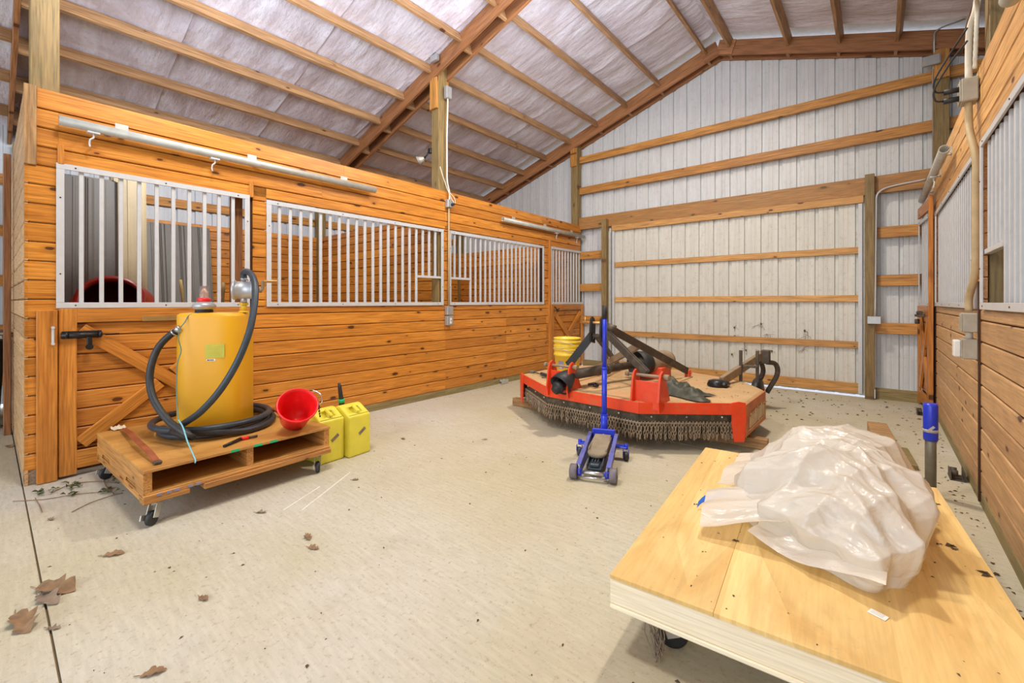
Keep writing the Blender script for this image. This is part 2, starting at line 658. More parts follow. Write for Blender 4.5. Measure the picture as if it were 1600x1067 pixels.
def siding(parent, x0, x1, z0, z1, place, mat='pine_board', name='board', seams=()):
    """rows of tongue-and-groove boards between z0 and z1; place(u, z) -> world loc, rot"""
    n0 = math.floor((z0 - 1.307) / EXP + .02)
    z = 1.307 + n0 * EXP
    row = 0
    cuts = [x0] + [c for c in seams if x0 + .05 < c < x1 - .05] + [x1]
    while z < z1 - .01:
        a = max(z, z0)
        b = min(z + EXP, z1)
        if b - a > .012:
            for i in range(len(cuts) - 1):
                u0, u1 = cuts[i], cuts[i + 1]
                g = .0015 if len(cuts) > 2 else 0
                me = board_mesh(u1 - u0 - g, b - a - .0065, .018, .007, mat)
                loc, rz = place((u0 + u1) / 2, (a + b) / 2)
                put(name, me, parent, loc, (0, 0, rz))
        z += EXP
        row += 1


LX = -4.57
RX = .50
YF = 7.60
ZW = 2.808


def roofz(x):
    return 5.24 - .33 * abs(x + 1.965)


# ================================================================== STRUCTURE
# ---- floor
floor = tag(empty('floor'), 'pale concrete slab floor with joints, stains and scattered dirt', 'floor', kind='structure')
XS = [-8.2, 4.3]
for (y0, y1) in ((-6.2, -3.6), (-3.6, .16), (.16, 4.05), (4.05, 7.60)):
    for (x0, x1) in ((-8.2, LX - .06), (LX - .06, RX + .06), (RX + .06, 4.3)):
        m = MB()
        yy = y1
        m.bx(x0 + .003, x1 - .003, y0 + .0035, yy - .0035, -.12, 0, .002)
        o = m.build('concrete_slab', 'concrete', floor)
m = MB().bx(-8.3, 4.4, -6.3, 7.58, -.2, -.012)
m.build('slab_bed', 'joint_dirt', floor)
for (p, q) in (((443, 797), (500, 760)), ((472, 797), (547, 738))):
    def g0(px, py):
        k = 685 * H / (py - 471.5)
        return ray(px, py, k)
    a, b = g0(*p), g0(*q)
    a.z = b.z = .0008
    MB().bar(a, b, .008, .0012).build('paint_streak', 'chalk', floor)
tag(MB().bx(-30, 30, 7.66, 40, -.3, -.14).build('ground', 'outside_ground'), 'bare pale ground outside beyond the sliding door', 'ground', kind='structure')

# ---- ceiling
ceil = tag(empty('ceiling'), 'pitched ceiling of aged white insulation facing over wooden purlins', 'ceiling', kind='structure')
PUR = [.19, .97, 1.57, 2.17, 2.77, 3.37, 3.97, 4.57, 5.17, 5.77]
TR = [.268, 4.015, 7.60]


def roof_profile():
    """(x, sag) samples across one slope"""
    return


def insul(y0, y1, x0, x1, nx, ny, seed):
    vs, fs = [], []
    for j in range(ny + 1):
        y = y0 + (y1 - y0) * j / ny
        for i in range(nx + 1):
            x = x0 + (x1 - x0) * i / nx
            d = abs(x + 1.965)
            # nearest purlins
            lo = max([0] + [p for p in PUR if p <= d])
            hi = min([p for p in PUR if p > d] + [d + .3])
            t = 0 if hi == lo else (d - lo) / (hi - lo)
            sag = math.sin(PI * min(1, max(0, t))) ** .8 * .028
            q = noise.noise(Vector((x * 1.1, y * 3.1, seed * 5.0)))
            q2 = noise.noise(Vector((x * 4, y * 7, seed * 5.0 + 9)))
            z = roofz(x) + .262 - sag * (.8 + .9 * q) + .010 * q2 * (sag / .028)
            if j >= ny - 1:
                z -= .016 if j == ny else .006
            vs.append((x, y, z))
    for j in range(ny):
        for i in range(nx):
            a = j * (nx + 1) + i
            fs.append((a, a + 1, a + nx + 2, a + nx + 1))
    return MB().add(vs, fs, True)


yb = -1.06
k = 0
while yb < 7.25:
    y2 = min(yb + 1.22, 7.22)
    for (x0, x1) in ((-8.2, -1.965), (-1.965, 4.25)):
        o = insul(yb + .002, y2 + .006, x0, x1, 90, 26, k).build('insulation_sheet', 'insulation_facing', ceil, fix=False)
        k += 1
    yb += 1.22
for (x0, x1) in ((-8.2, -1.965), (-1.965, 4.25)):
    insul(-6.2, -1.06, x0, x1, 60, 20, 40).build('insulation_sheet', 'insulation_facing', ceil, fix=False)
for (x0, x1) in ((-8.4, -1.965), (-1.965, 4.5)):
    m = MB()
    zz = [roofz(x0) + .33, roofz(x1) + .33]
    m.add([(x0, -6.3, zz[0]), (x1, -6.3, zz[1]), (x1, 8.1, zz[1]), (x0, 8.1, zz[0]), (x0, -6.3, zz[0] + .02), (x1, -6.3, zz[1] + .02), (x1, 8.1, zz[1] + .02), (x0, 8.1, zz[0] + .02)],
          [(0, 3, 2, 1), (4, 5, 6, 7), (0, 1, 5, 4), (1, 2, 6, 5), (2, 3, 7, 6), (3, 0, 4, 7)])
    tag(m.build('roof', 'roof_white'), 'white metal roof skin seen as pale strips above the gable rafters', 'roof', kind='structure')
ang = math.atan(.33)
for sgn in (-1, 1):
    up = (sgn * .33, 0, 1)
    for p in PUR:
        x = -1.965 + sgn * p
        if x < -8.1 or x > 4.2:
            continue
        zt = roofz(x) + .235 - .068
        for (y0, y1) in ((-6.1, -3.5), (-3.45, TR[0] - .112), (TR[0] + .112, TR[1] - .112), (TR[1] + .112, TR[2] - .112)):
            lumber('purlin', (x, y0, zt), (x, y1, zt), .04, .135, 'purlin_wood', ceil, up)
            # overhang blocks between truss chords are built with the trusses

# ---- trusses
TL = ['nearest roof truss, a pair of sloping boards over the left stall end post',
      'middle roof truss of paired sloping boards with spacer blocks, carried by the tall centre post',
      'far roof truss of paired boards against the white metal gable wall']
for ti, ty in enumerate(TR):
    t = tag(empty('roof_truss', (0, 0, 0)), TL[ti], 'roof truss')
    for sgn in (-1, 1):
        xe = -8.15 if sgn < 0 else 4.2
        up = (sgn * .33, 0, 1)
        for dy in (-.093, .093):
            a = (-1.965 + sgn * .0, ty + dy, roofz(-1.965) + .112)
            b = (xe, ty + dy, roofz(xe) + .112)
            lumber('rafter_board', a, b, .038, .225, 'rafter_wood', t, up)
        for p in PUR:
            x = -1.965 + sgn * p
            if x < -8.1 or x > 4.2:
                continue
            c = (x, ty, roofz(x) + .11)
            lumber('spacer_block', (x, ty - .0735, roofz(x) + .105), (x, ty + .0735, roofz(x) + .105), .038, .19, 'purlin_wood', t, up)
    # ridge gusset plate
    for dy in (-.125,):
        a = Vector((-1.965, ty + dy, roofz(-1.965) + .11))
        for sgn in (-1, 1):
            b = a + Vector((sgn * .24, 0, -.33 * .24))
            lumber('gusset', a, b, .022, .22, 'rafter_wood', t, (sgn * .33, 0, 1))

# ---- posts
POSTS = [(-4.666, TR[0], 'tall greenish square post at the near end of the left stalls'),
         (-4.666, TR[1], 'tall square post carrying the middle truss behind the left stall wall'),
         (-4.666, TR[2], 'square wooden corner post between left stall wall and metal gable'),
         (.598, TR[0], 'square post of the right stall wall beside the camera'),
         (.598, TR[1], 'square post behind the right stall wall with tan conduit in front'),
         (.598, TR[2], 'square corner post beside the right stall wall at the metal gable')]
for (x, y, lab) in POSTS:
    t = tag(empty('support_post', (x, y, 0)), lab, 'post')
    zt = roofz(x) + .2
    m = MB().box((0, 0, 0), (zt, .147, .147), None, .004)
    o = m.build('post', 'post_wood', t)
    o.rotation_euler = (0, R(-90), 0)
    o.location = (0, 0, zt / 2)
    for dy in (-.093, .093):
        for dx in ((0,) if True else ()):
            z1 = roofz(x) - .0
            z0 = z1 - (.42 if y < 7 else .36)
            o = MB().box((0, 0, 0), (z1 - z0, .14, .036), None, .003).build('cleat', 'girt_wood', t)
            o.rotation_euler = (R(90), R(-90), 0)
            o.matrix_basis = Matrix.Translation((0, dy, (z0 + z1) / 2)) @ frame((0, 0, 1), (0, 1, 0)).to_4x4()

# ---- gable wall (metal)
far = tag(empty('wall_far'), 'gable end wall of ribbed white metal with horizontal wooden girts', 'wall', kind='structure')


def ribbed(w_, z0, z1a, z1b, mat, name, parent, loc, rz, t=.0, depth=.030, off=0.0):
    """sheet with ribs every 0.229 m; local X across, ribs recess to +Y; top slopes z1a->z1b"""
    xs = []
    x = -off
    prof = [(0, 0)]
    pts = []
    while x < w_:
        for dx, dy in ((0, 0), (.007, depth), (.041, depth), (.048, 0), (.100, 0), (.104, .004), (.116, .004), (.120, 0), (.150, 0), (.154, .004), (.166, .004), (.170, 0)):
            pts.append((x + dx, dy))
        x += .2286
    pts = [p for p in pts if 0 <= p[0] <= w_]
    if not pts or pts[0][0] > 0:
        pts = [(0, 0)] + pts
    if pts[-1][0] < w_:
        pts.append((w_, 0))
    n = len(pts)
    vs = [(p[0], p[1], z0) for p in pts] + [(p[0], p[1], z1a + (z1b - z1a) * p[0] / w_) for p in pts]
    if z0 < -99:
        pass
    fs = [(i, i + 1, n + i + 1, n + i) for i in range(n - 1)]
    m = MB().add(vs, fs)
    return m.build(name, mat, parent, loc, (0, 0, rz), fix=False)


DX0, DX1 = -3.86, -.15      # sliding door opening
YM = YF + .122
x = -8.2
while x < 4.2:
    x2 = min(x + .9144, 4.25)
    for (a, b) in (((x, min(x2, -1.965)),) if x2 <= -1.965 else (((x, -1.965), (-1.965, x2)) if x < -1.965 else ((x, x2),))):
        if b - a < .02:
            continue
        z0 = 0.1
        inside = a > DX0 - .5 and b < DX1 + .6
        segs = [(a, b, z0)]
        # cut around the door opening
        if b > DX0 and a < DX1:
            segs = []
            if a < DX0:
                segs.append((a, DX0, z0))
            segs.append((max(a, DX0), min(b, DX1), 2.66))
            if b > DX1:
                segs.append((DX1, b, z0))
        for (p, q, zz) in segs:
            if q - p > .02:
                ribbed(q - p, zz, roofz(p) + .20, roofz(q) + .20, 'white_metal_panel', 'metal_panel', far, (p, YM, 0), 0, off=((p + 8.25) % .2286))
    x = x2


def fw_girt(x0, x1, zc, h=.14, y=YF + .02, mat='girt_wood', th=.038, par=None):
    lumber('girt', (x0, y, zc), (x1, y, zc), th, h, mat, par or far)


XA, XB = -4.590, .522
fw_girt(XA, XB, 4.122, .125)
fw_girt(XA, XB, 3.503, .14)
for z in (2.21, 1.572, .94):
    fw_girt(XA, -4.02, z, .148)
    fw_girt(-.03, .50, z, .145)
for z in (3.5, 4.12):
    fw_girt(.65, 3.4 if z < 4 else 1.5, z, .14)
# header over the door (double, proud)
lumber('header', (XA, YF + .0, 2.845), (XB, YF + .0, 2.845), .05, .235, 'header_wood', far)
lumber('track_board', (-3.86, YF - .03, 2.675), (-.15, YF - .03, 2.675), .03, .10, 'door_girt_wood', far)
for (x0, x1) in ((XA, -4.04), (-.03, .6)):
    lumber('base_board', (x0 if x0 > -1 else -4.5, YF + .01, .07), (x1, YF + .01, .07), .04, .15, 'skirt_wood', far)
for x in (-3.985, -.085):
    o = MB().box((0, 0, 0), (2.98 if x > -1 else 2.86, .10, .12), None, .004).build('door_post', 'post_wood', far)
    o.matrix_basis = Matrix.Translation((x, YF - .065, 1.49 if x > -1 else 1.43)) @ frame((0, 0, 1), (0, 1, 0)).to_4x4()
MB().bx(-3.925, -3.875, YF - .045, YF - .0, .0, 2.62).build('post_cover', 'galvanized', far)

# sliding barn door
dr = tag(empty('door_4', (0, 0, 0)), 'large sliding barn door of dusty ribbed white metal with pale girts', 'door', kind='structure')
x = -3.94
while x < -.14:
    x2 = min(x + .9144, -.105)
    ribbed(x2 - x, .022, 2.69, 2.69, 'dusty_metal_panel', 'metal_panel', dr, (x, YF + .012, 0), 0, off=((x + 3.90) % .2286))
    x = x2
for z in (1.99, 1.335, .702):
    lumber('door_girt', (-3.80, YF - .01, z), (-.20, YF - .01, z), .034, .092, 'door_girt_wood', dr)
lumber('bottom_rail', (-3.84, YF - .01, .115), (-.17, YF - .01, .115), .034, .135, 'door_girt_wood', dr)
for x in (-3.835, -.185):
    MB().bx(x - .022, x + .022, YF - .035, YF + .01, .045, 2.62, .002).build('edge_trim', 'white_frame', dr)

# outer side walls (metal)
for (nm, xw, rz, lab) in (('wall_left_outer', -8.14, R(90), 'outer left wall of pale ribbed metal seen through the stall bars'), ('wall_right_outer', 4.2, R(-90), 'outer right wall of pale ribbed metal behind the right stalls')):
    wl = tag(empty(nm), lab, 'wall', kind='structure')
    y = -6.2
    while y < 7.65:
        y2 = min(y + .9144, 7.66)
        L = y2 - y
        if rz > 0:
            ribbed(L, .05, roofz(xw) + .26, roofz(xw) + .26, 'outer_metal_panel', 'metal_panel', wl, (xw, y, 0), rz)
        else:
            ribbed(L, .05, roofz(xw) + .26, roofz(xw) + .26, 'outer_metal_panel', 'metal_panel', wl, (xw, y2, 0), rz)
        y = y2
    s_ = 1 if rz > 0 else -1
    for (y0, y1) in ((-6.1, -3.5), (-3.4, .18), (.36, 3.93), (4.1, 7.6)):
        for z in (.35, .95, 1.55, 2.15, 2.77):
            lumber('girt', (xw + s_ * .03, y0, z), (xw + s_ * .03, y1, z), .038, .13, 'girt_wood', wl)
    for y in (-3.45, TR[0], TR[1], TR[2]):
        lumber('wall_post', (xw + s_ * .09, y, 0), (xw + s_ * .09, y, 3.2), .14, .14, 'post_wood', wl, (0, 1, 0))


# ================================================================== STALL WALLS
def stall_grille(par, y0, y1, z0, z1, nb, X, sgn, feed=None, name='bar'):
    """steel grille in the plane x=X, facing sgn (+1 looks to +x). children of par."""
    fw, ft = .042, .012
    xx = X + sgn * .012
    MB().bx(xx - ft / 2, xx + ft / 2, y0, y1, z1 - fw, z1, .002).build('frame_rail', 'white_frame', par)
    MB().bx(xx - ft / 2, xx + ft / 2, y0, y1, z0, z0 + fw, .002).build('frame_rail', 'white_frame', par)
    MB().bx(xx - ft / 2, xx + ft / 2, y0, y0 + fw, z0 + fw, z1 - fw, .002).build('frame_stile', 'white_frame', par)
    MB().bx(xx - ft / 2, xx + ft / 2, y1 - fw, y1, z0 + fw, z1 - fw, .002).build('frame_stile', 'white_frame', par)
    sp = (y1 - y0 - fw) / (nb + 1)
    bw = .026
    xb = X - sgn * .014
    mf = MB().bx(xb - bw / 2, xb + bw / 2, -bw / 2, bw / 2, z0 + fw - .01, z1 - fw + .01, .0025).mesh('bar')
    mf.materials.append(MATS['white_frame'])
    ms = None
    if feed:
        fa, fb, fz = feed
        ms = MB().bx(xb - bw / 2, xb + bw / 2, -bw / 2, bw / 2, fz, z1 - fw + .01, .0025).mesh('bar')
        ms.materials.append(MATS['white_frame'])
        MB().bx(xb - .016, xb + .016, fa, fb, fz - .03, fz, .002).build('feed_rail', 'white_frame', par)
    for i in range(nb):
        y = y0 + fw / 2 + sp * (i + 1)
        me = mf
        if feed and fa + .02 < y < fb - .02:
            me = ms
        put(name, me, par, (0, y, 0))
    # screws
    m = MB()
    n = max(2, int((y1 - y0) / .6) + 1)
    for i in range(n):
        y = y0 + .1 + (y1 - y0 - .2) * i / (n - 1)
        for z in (z0 + fw / 2, z1 - fw / 2):
            m.cyl((xx + sgn * .004, y, z), (xx + sgn * .009, y, z), .005, 8)
    for z in (z0 + .25, z1 - .25):
        for y in (y0 + fw / 2, y1 - fw / 2):
            m.cyl((xx + sgn * .004, y, z), (xx + sgn * .009, y, z), .005, 8)
    tag(m.build('screws', 'black_metal', par), kind='stuff')


def side_wall(name, X, sgn, lab):
    """stall front in plane x=X with the board faces towards sgn"""
    wroot = tag(empty(name), lab, 'wall', kind='structure')
    rz = R(90) if sgn > 0 else R(-90)
    bk = X - sgn * .018
    P = lambda y, z: ((bk, y, z), rz)
    return wroot, P


def core(par, x0, x1, rects, mat='dark_wood'):
    m = MB()
    for (y0, y1, z0, z1) in rects:
        cur = y0
        for ty in TR:
            a, b = ty - .078, ty + .078
            if a > cur and a < y1:
                m.bx(x0, x1, cur, a, z0, z1)
            if b > cur and a < y1:
                cur = max(cur, b)
        if cur < y1 - .01:
            m.bx(x0, x1, cur, y1, z0, z1)
    m.build('dark_backing', mat, par)  # solid dark sheet added behind the boards to stop light leaks


GZ0, GZ1 = 1.243, 2.29
# ---- left stall front
wL, PL = side_wall('wall_left', LX, 1, 'long left stall front of orange knotty pine boards below and above white steel grilles')
D1a, D1b = .332, 1.592
G2a, G2b = 1.742, 4.0
G3a, G3b = 4.096, 6.345
D4a, D4b = 6.561, 7.70
Y0L = .166
siding(wL, Y0L, D1a, .10, 2.26, PL, name='board')                       # near strip up to the trim
siding(wL, Y0L + .06, D1a, 2.26, 2.668, PL)
siding(wL, D1b, G2a, GZ1, 2.396, PL)
siding(wL, D1b, 4.04, .082, GZ0, PL)
siding(wL, D1b + .03, G2a, GZ0, 2.396, PL)
siding(wL, G2b, 4.04, GZ0, GZ1, PL)
siding(wL, 4.04, G3a, GZ0, GZ1, PL)
siding(wL, G2a, 4.04, GZ1, 2.396, PL)
siding(wL, 4.04, 6.43, GZ1, 2.396, PL)
siding(wL, D1a, D1b, GZ1, 2.396, PL)
siding(wL, 4.04, 6.43, .082, GZ0, PL, seams=(5.33,))
siding(wL, G3b, 6.43, GZ0, GZ1, PL)
siding(wL, 6.43, 6.50, .082, 2.396, PL)
siding(wL, D1a, 4.04, 2.396, 2.668, PL, seams=(2.3,))
siding(wL, 4.04, 7.60, 2.396, 2.668, PL, seams=(5.9,))
siding(wL, 6.50, 7.60, GZ1, 2.396, PL)
# top board (wider) in lengths
for (a, b) in ((Y0L + .06, 2.55), (2.55, 4.04), (4.04, 6.3), (6.3, 7.62)):
    put('top_board', board_mesh(b - a - .002, ZW - 2.670, .022, .003, 'pine_board'), wL, (LX - .018, (a + b) / 2, (ZW + 2.670) / 2), (0, 0, R(90)))
# corner board on the near end
o = MB().box((0, 0, 0), (.56, .062, .024), None, .003).build('corner_board', 'beam_wood', wL)
o.matrix_basis = Matrix.Translation((LX + .004, Y0L + .028, 2.535)) @ frame((0, 0, 1), (1, 0, 0)).to_4x4()
# skirt plank
for (a, b) in ((1.64, 4.04), (4.04, 6.5)):
    lumber('skirt_board', (LX - .012, a, .035), (LX - .012, b, .035), .03, .095, 'skirt_wood', wL)
core(wL, LX - .10, LX - .024, [(Y0L + .03, D1a, .1, ZW - .02), (D1a, 7.6, GZ1 + .02, ZW - .02), (D1b, 6.5, .1, GZ0 - .02), (D1b, G2a - .01, GZ0 - .02, GZ1 + .02),
                               (G2b + .01, G3a - .01, GZ0 - .02, GZ1 + .02), (G3b + .01, 6.52, GZ0 - .02, GZ1 + .02)])
MB().bx(LX - .09, LX - .01, Y0L, Y0L + .08, 0, .11, .004).build('post_foot', 'grey_wood', wL)
# trims beside doors
for (y, z0, z1) in ((D1a + .012, GZ1, 2.43), (D1b + .015, GZ1 - .01, 2.43), (6.53, .02, 2.42)):
    wv = .034 if y < 6 else .06
    o = MB().box((0, 0, 0), (z1 - z0, wv, .03), None, .003).build('door_trim', 'pine_door', wL)
    o.matrix_basis = Matrix.Translation((LX + .006, y, (z0 + z1) / 2)) @ frame((0, 0, 1), (1, 0, 0)).to_4x4()
o = MB().box((0, 0, 0), (1.224, .104, .04), None, .004).build('jamb_board', 'pine_door', wL)
o.matrix_basis = Matrix.Translation((LX + .022, .274, .616)) @ frame((0, 0, 1), (1, 0, 0)).to_4x4()

# near end wall (faces the camera side, runs away to the left)
wE = tag(empty('wall_stall_end'), 'narrow pale board return at the near end of the left stalls', 'wall', kind='structure')
PE = lambda x, z: ((x, Y0L + .018, z), 0)
siding(wE, -6.45, LX, .0, 2.80, PE, 'pine_end')
MB().bx(-8.05, LX - .18, Y0L + .02, Y0L + .08, .0, 2.78).build('dark_backing', 'dark_wood', wE)  # dark sheet added behind the end boards, keeps light out of joints
siding(wE, -8.05, -6.5, .0, 2.80, PE, 'pine_end')
PEb = lambda x, z: ((x, Y0L + .082, z), PI)
siding(wE, -8.05, LX - .18, .0, 2.5, PEb, 'pine_board')
tj = tag(empty('door_jamb', (-6.5, .125, 0)), 'upright brown jamb board standing past the left stall corner', 'jamb')
o = MB().box((0, 0, 0), (2.72, .09, .05), None, .004).build('upright', 'rafter_wood', tj)
o.matrix_basis = Matrix.Translation((0, 0, 1.36)) @ frame((0, 0, 1), (0, 1, 0)).to_4x4()

# partition and back boards inside the left stalls
wP = tag(empty('wall_partition'), 'orange board partition between the two left stalls, seen through the bars', 'wall', kind='structure')
siding(wP, -8.05, -4.76, .0, 2.49, lambda x, z: ((x, 3.985, z), 0))
siding(wP, -8.05, -4.8, .0, 2.49, lambda x, z: ((x, 4.045, z), PI))
MB().bx(-8.05, -4.75, 3.987, 4.043, 0, 2.47).build('dark_backing', 'dark_wood', wP)  # dark filler added between the board faces to block light
wB = tag(empty('wall_back'), 'low orange board lining along the back of the left stalls', 'wall', kind='structure')
for (a, b) in ((.26, 3.96), (4.07, 7.6)):
    siding(wB, a, b, .0, 2.49, lambda y, z: ((-8.075, y, z), R(90)))
    siding(wB, -8.03, -4.8, .0, 2.49, (lambda x, z: ((x, 7.58, z), 0))) if a > 4 else None

# ---- grilles of the left wall (fixed panels)
g = tag(empty('stall_grille'), 'white steel bar panel left of the middle post, with feed opening at its lower right', 'grille')
stall_grille(g, G2a, G2b, GZ0, GZ1 - .01, 20, LX, 1, feed=(3.555, G2b - .03, 1.635))
g = tag(empty('stall_grille'), 'white steel bar panel right of the middle post, with feed opening at its lower left', 'grille')
stall_grille(g, G3a, G3b, GZ0, GZ1 - .01, 20, LX, 1, feed=(G3a + .03, 4.55, 1.635))


def stall_door(name, ya, yb, X, sgn, lab, nb=10, brace='K', worn=False, hinge_y=None, thick=.035):
    d = tag(empty(name), lab, 'door', kind='structure')
    bm_ = 'pine_door'
    rz = R(90) if sgn > 0 else R(-90)
    z0, z1 = .02, 1.240
    xf = X + sgn * .012
    up = (sgn, 0, 0)

    def strip(a, b, wd, th=.026, nm='rail', off=0):
        a = Vector((xf + sgn * off, *a))
        b = Vector((xf + sgn * off, *b))
        return lumber(nm, a, b, wd, th, bm_, d, up, .003)
    sw = .095
    strip((ya + sw / 2, z0), (ya + sw / 2, z1), sw, nm='stile')
    strip((yb - sw / 2, z0), (yb - sw / 2, z1), sw, nm='stile')
    strip((ya + sw, z1 - .052), (yb - sw, z1 - .052), .104, nm='rail')
    strip((ya + sw, .105 + z0), (yb - sw, .105 + z0), .13, nm='rail')
    stall_dark = MB().bx(X - sgn * .05, X - sgn * .028, ya + .01, yb - .01, z0 + .01, z1 - .01).build('backing', 'dark_wood', d)
    # infill boards
    pz = z0 + .17
    zz = 1.307 - 9 * EXP
    while zz < z1 - .1:
        a, b = max(zz, pz), min(zz + EXP, z1 - .104)
        if b - a > .02:
            me = board_mesh(yb - ya - 2 * sw, b - a - .0065, .018, .007, bm_)
            put('board', me, d, (X - sgn * .028, (ya + yb) / 2, (a + b) / 2), (0, 0, rz))
        zz += EXP
    yc = (ya + yb) / 2
    zb = z0 + .17
    zt = z1 - .104
    bw = .095
    A = (ya + sw, zt)
    Bp = (ya + sw, zb)
    Cc = (yb - sw, zt)
    Dd = (yb - sw, zb)
    if brace == 'K':      # X brace
        strip((A[0] + .02, A[1] - .05), (Dd[0] - .02, Dd[1] + .05), bw, .024, 'brace', -.001)
        mid = Vector((yc, (zt + zb) / 2))
        s1 = Vector((Bp[0] + .02, Bp[1] + .05))
        s2 = Vector((Cc[0] - .02, Cc[1] - .05))
        dd = (s2 - s1).normalized() * (bw * .62)
        strip(tuple(s1), tuple(mid - dd), bw, .024, 'brace', -.001)
        strip(tuple(mid + dd), tuple(s2), bw, .024, 'brace', -.001)
    gr = D.objects.new('grille', None)
    COL.objects.link(gr)
    gr.parent = d
    stall_grille(gr, ya - .012, yb, GZ0, 2.297, nb, X, sgn)
    return d


d1 = stall_door('door_1', D1a, D1b, LX, 1, 'nearest left stall door, X braced orange boards under a steel bar grille, behind the yellow tank')
# pad bolt on the near door
bolt = MB()
bolt.cyl((LX + .052, .34, 1.045), (LX + .052, .56, 1.045), .019, 14)
bolt.bx(LX + .024, LX + .036, .345, .56, 1.02, 1.075, .003)
bolt.cyl((LX + .052, .36, 1.045), (LX + .052, .375, 1.045), .024, 14)
bolt.cyl((LX + .052, .54, 1.045), (LX + .052, .555, 1.045), .024, 14)
bolt.box((LX + .055, .49, .995), (.016, .03, .10), None, .006)
bolt.cyl((LX + .045, .49, .955), (LX + .065, .49, .955), .022, 14)
bolt.cyl((LX + .048, .555, 1.045), (LX + .048, .66, 1.045), .004, 8)
tag(bolt.build('bolt', 'black_metal', d1), 'black spring door bolt')
MB().bx(LX + .03, LX + .036, .80, 1.05, 1.135, 1.172, .001).build('name_plate', 'plate_brass', d1)
st = MB()
st.bx(LX + .044, LX + .052, .295, .309, .985, 1.115, .003)
st.cyl((LX + .04, .302, 1.105), (LX + .056, .302, 1.105), .010, 10)
st.cyl((LX + .04, .302, .99), (LX + .056, .302, .99), .010, 10)
tag(st.build('strike_plate', 'white_frame', wL), 'pale metal latch keeper')
d2 = stall_door('door_2', D4a, D4b, LX, 1, 'far left stall door with crossed braces and bar grille, in the corner by the gable')
MB().bx(LX + .03, LX + .036, 7.05, 7.2, 1.14, 1.175).build('name_plate', 'plate_brass', d2)
hk = MB().tube(smooth([(LX + .05, 6.62, 1.20), (LX + .10, 6.60, 1.17), (LX + .11, 6.64, 1.12), (LX + .07, 6.68, 1.13), (LX + .08, 6.73, 1.17)], 5), .011, 8)
tag(hk.build('latch', 'black_metal', d2), 'black latch hook')

# ---- right stall front
wR, PR = side_wall('wall_right', RX, -1, 'long right stall front of pine boards, dusty and browner low down, painted-in light at top')
RD = 6.86
siding(wR, -1.2, 4.05, .082, GZ0, PR, 'pine_board_worn', seams=(1.9,))
siding(wR, 4.05, RD - .05, .082, GZ0, PR, 'pine_board_worn')
siding(wR, 3.945, 4.05, GZ0, GZ1, PR, 'pine_board')
siding(wR, 4.05, 4.14, GZ0, GZ1, PR, 'pine_board')
siding(wR, RD - .12, RD - .05, GZ0, GZ1, PR, 'pine_board')
siding(wR, -1.2, 4.05, GZ1, ZW, PR, 'pine_board_lit', seams=(1.7,))
siding(wR, 4.05, 7.6, GZ1, ZW, PR, 'pine_board_lit')
siding(wR, -1.2, 1.6, GZ0, GZ1, PR, 'pine_board')
lumber('skirt_board', (RX + .016, -1.2, .035), (RX + .016, RD - .05, .035), .03, .09, 'skirt_wood', wR)
core(wR, RX + .024, RX + .10, [(-1.2, 7.6, GZ1 + .02, ZW - .02), (-1.2, RD - .05, .02, GZ0 - .02), (3.955, 4.13, GZ0 - .02, GZ1 + .02), (-1.2, 1.59, GZ0 - .02, GZ1 + .02), (RD - .11, RD - .04, GZ0 - .02, GZ1 + .02)])
o = MB().box((0, 0, 0), (1.4, .02, .02), None, .002).build('seam_batten', 'dark_wood', wR)
g = tag(empty('stall_grille'), 'white steel bar panel on the right wall beyond the tan conduit', 'grille')
o.matrix_basis = Matrix.Translation((RX - .001, 4.05, .72)) @ frame((0, 0, 1), (1, 0, 0)).to_4x4()
stall_grille(g, 4.14, RD - .12, GZ0, GZ1 - .01, 23, RX, -1, feed=(4.17, 4.46, 1.61))
g = tag(empty('stall_grille'), 'white steel bar panel on the right wall nearest the camera, cut by the frame edge', 'grille')
stall_grille(g, 1.6, 3.945, GZ0, GZ1 - .01, 20, RX, -1, feed=(3.41, 3.92, 1.61))
d3 = stall_door('door_3', RD, 7.60, RX - .036, -1, 'narrow right stall door of orange boards and bars, edge on in the far right corner', nb=5)
# its near edge upright
o = MB().box((0, 0, 0), (2.46, .040, .04), None, .004).build('edge_stile', 'pine_door', d3)
o.matrix_basis = Matrix.Translation((RX - .044, RD - .022, 1.26)) @ frame((0, 0, 1), (0, 1, 0)).to_4x4()
lumber('top_rail', (RX - .046, RD + .02, 2.40), (RX - .046, 7.58, 2.40), .03, .13, 'pine_door', d3)
b_ = MB().cyl((RX - .10, 7.22, 1.16), (RX - .10, 7.05, 1.16), .022, 12)
b_.bx(RX - .13, RX - .07, 7.0, 7.25, 1.11, 1.14, .004).cyl((RX - .12, 7.3, 1.05), (RX - .08, 7.3, 1.05), .03, 12)
tag(b_.build('bolt', 'steel_brown', d3), 'grey barrel bolt')
Rz_ = Matrix.Rotation(R(4.3), 3, 'Z')     # the leaf hangs a little off its track line
pv = Vector((RX - .044, RD, 0))
d3.rotation_euler = (0, 0, R(4.3))
d3.location = pv - Rz_ @ pv
# right stalls interior
wQ = tag(empty('wall_right_inside'), 'dark board partition inside the right stalls behind the bars', 'wall', kind='structure')
siding(wQ, .69, 4.15, .0, 2.49, lambda x, z: ((x, 3.985, z), 0))
siding(wQ, .69, 4.15, .0, 2.49, lambda x, z: ((x, 4.045, z), PI))
MB().bx(.70, 4.15, 3.987, 4.043, 0, 2.47).build('dark_backing', 'dark_wood', wQ)  # dark filler added inside the partition, blocks light at the joints
siding(wQ, .2, 7.6, .0, 2.2, lambda y, z: ((4.14, y, z), R(-90)))

# ================================================================== HARDWARE ON WALLS


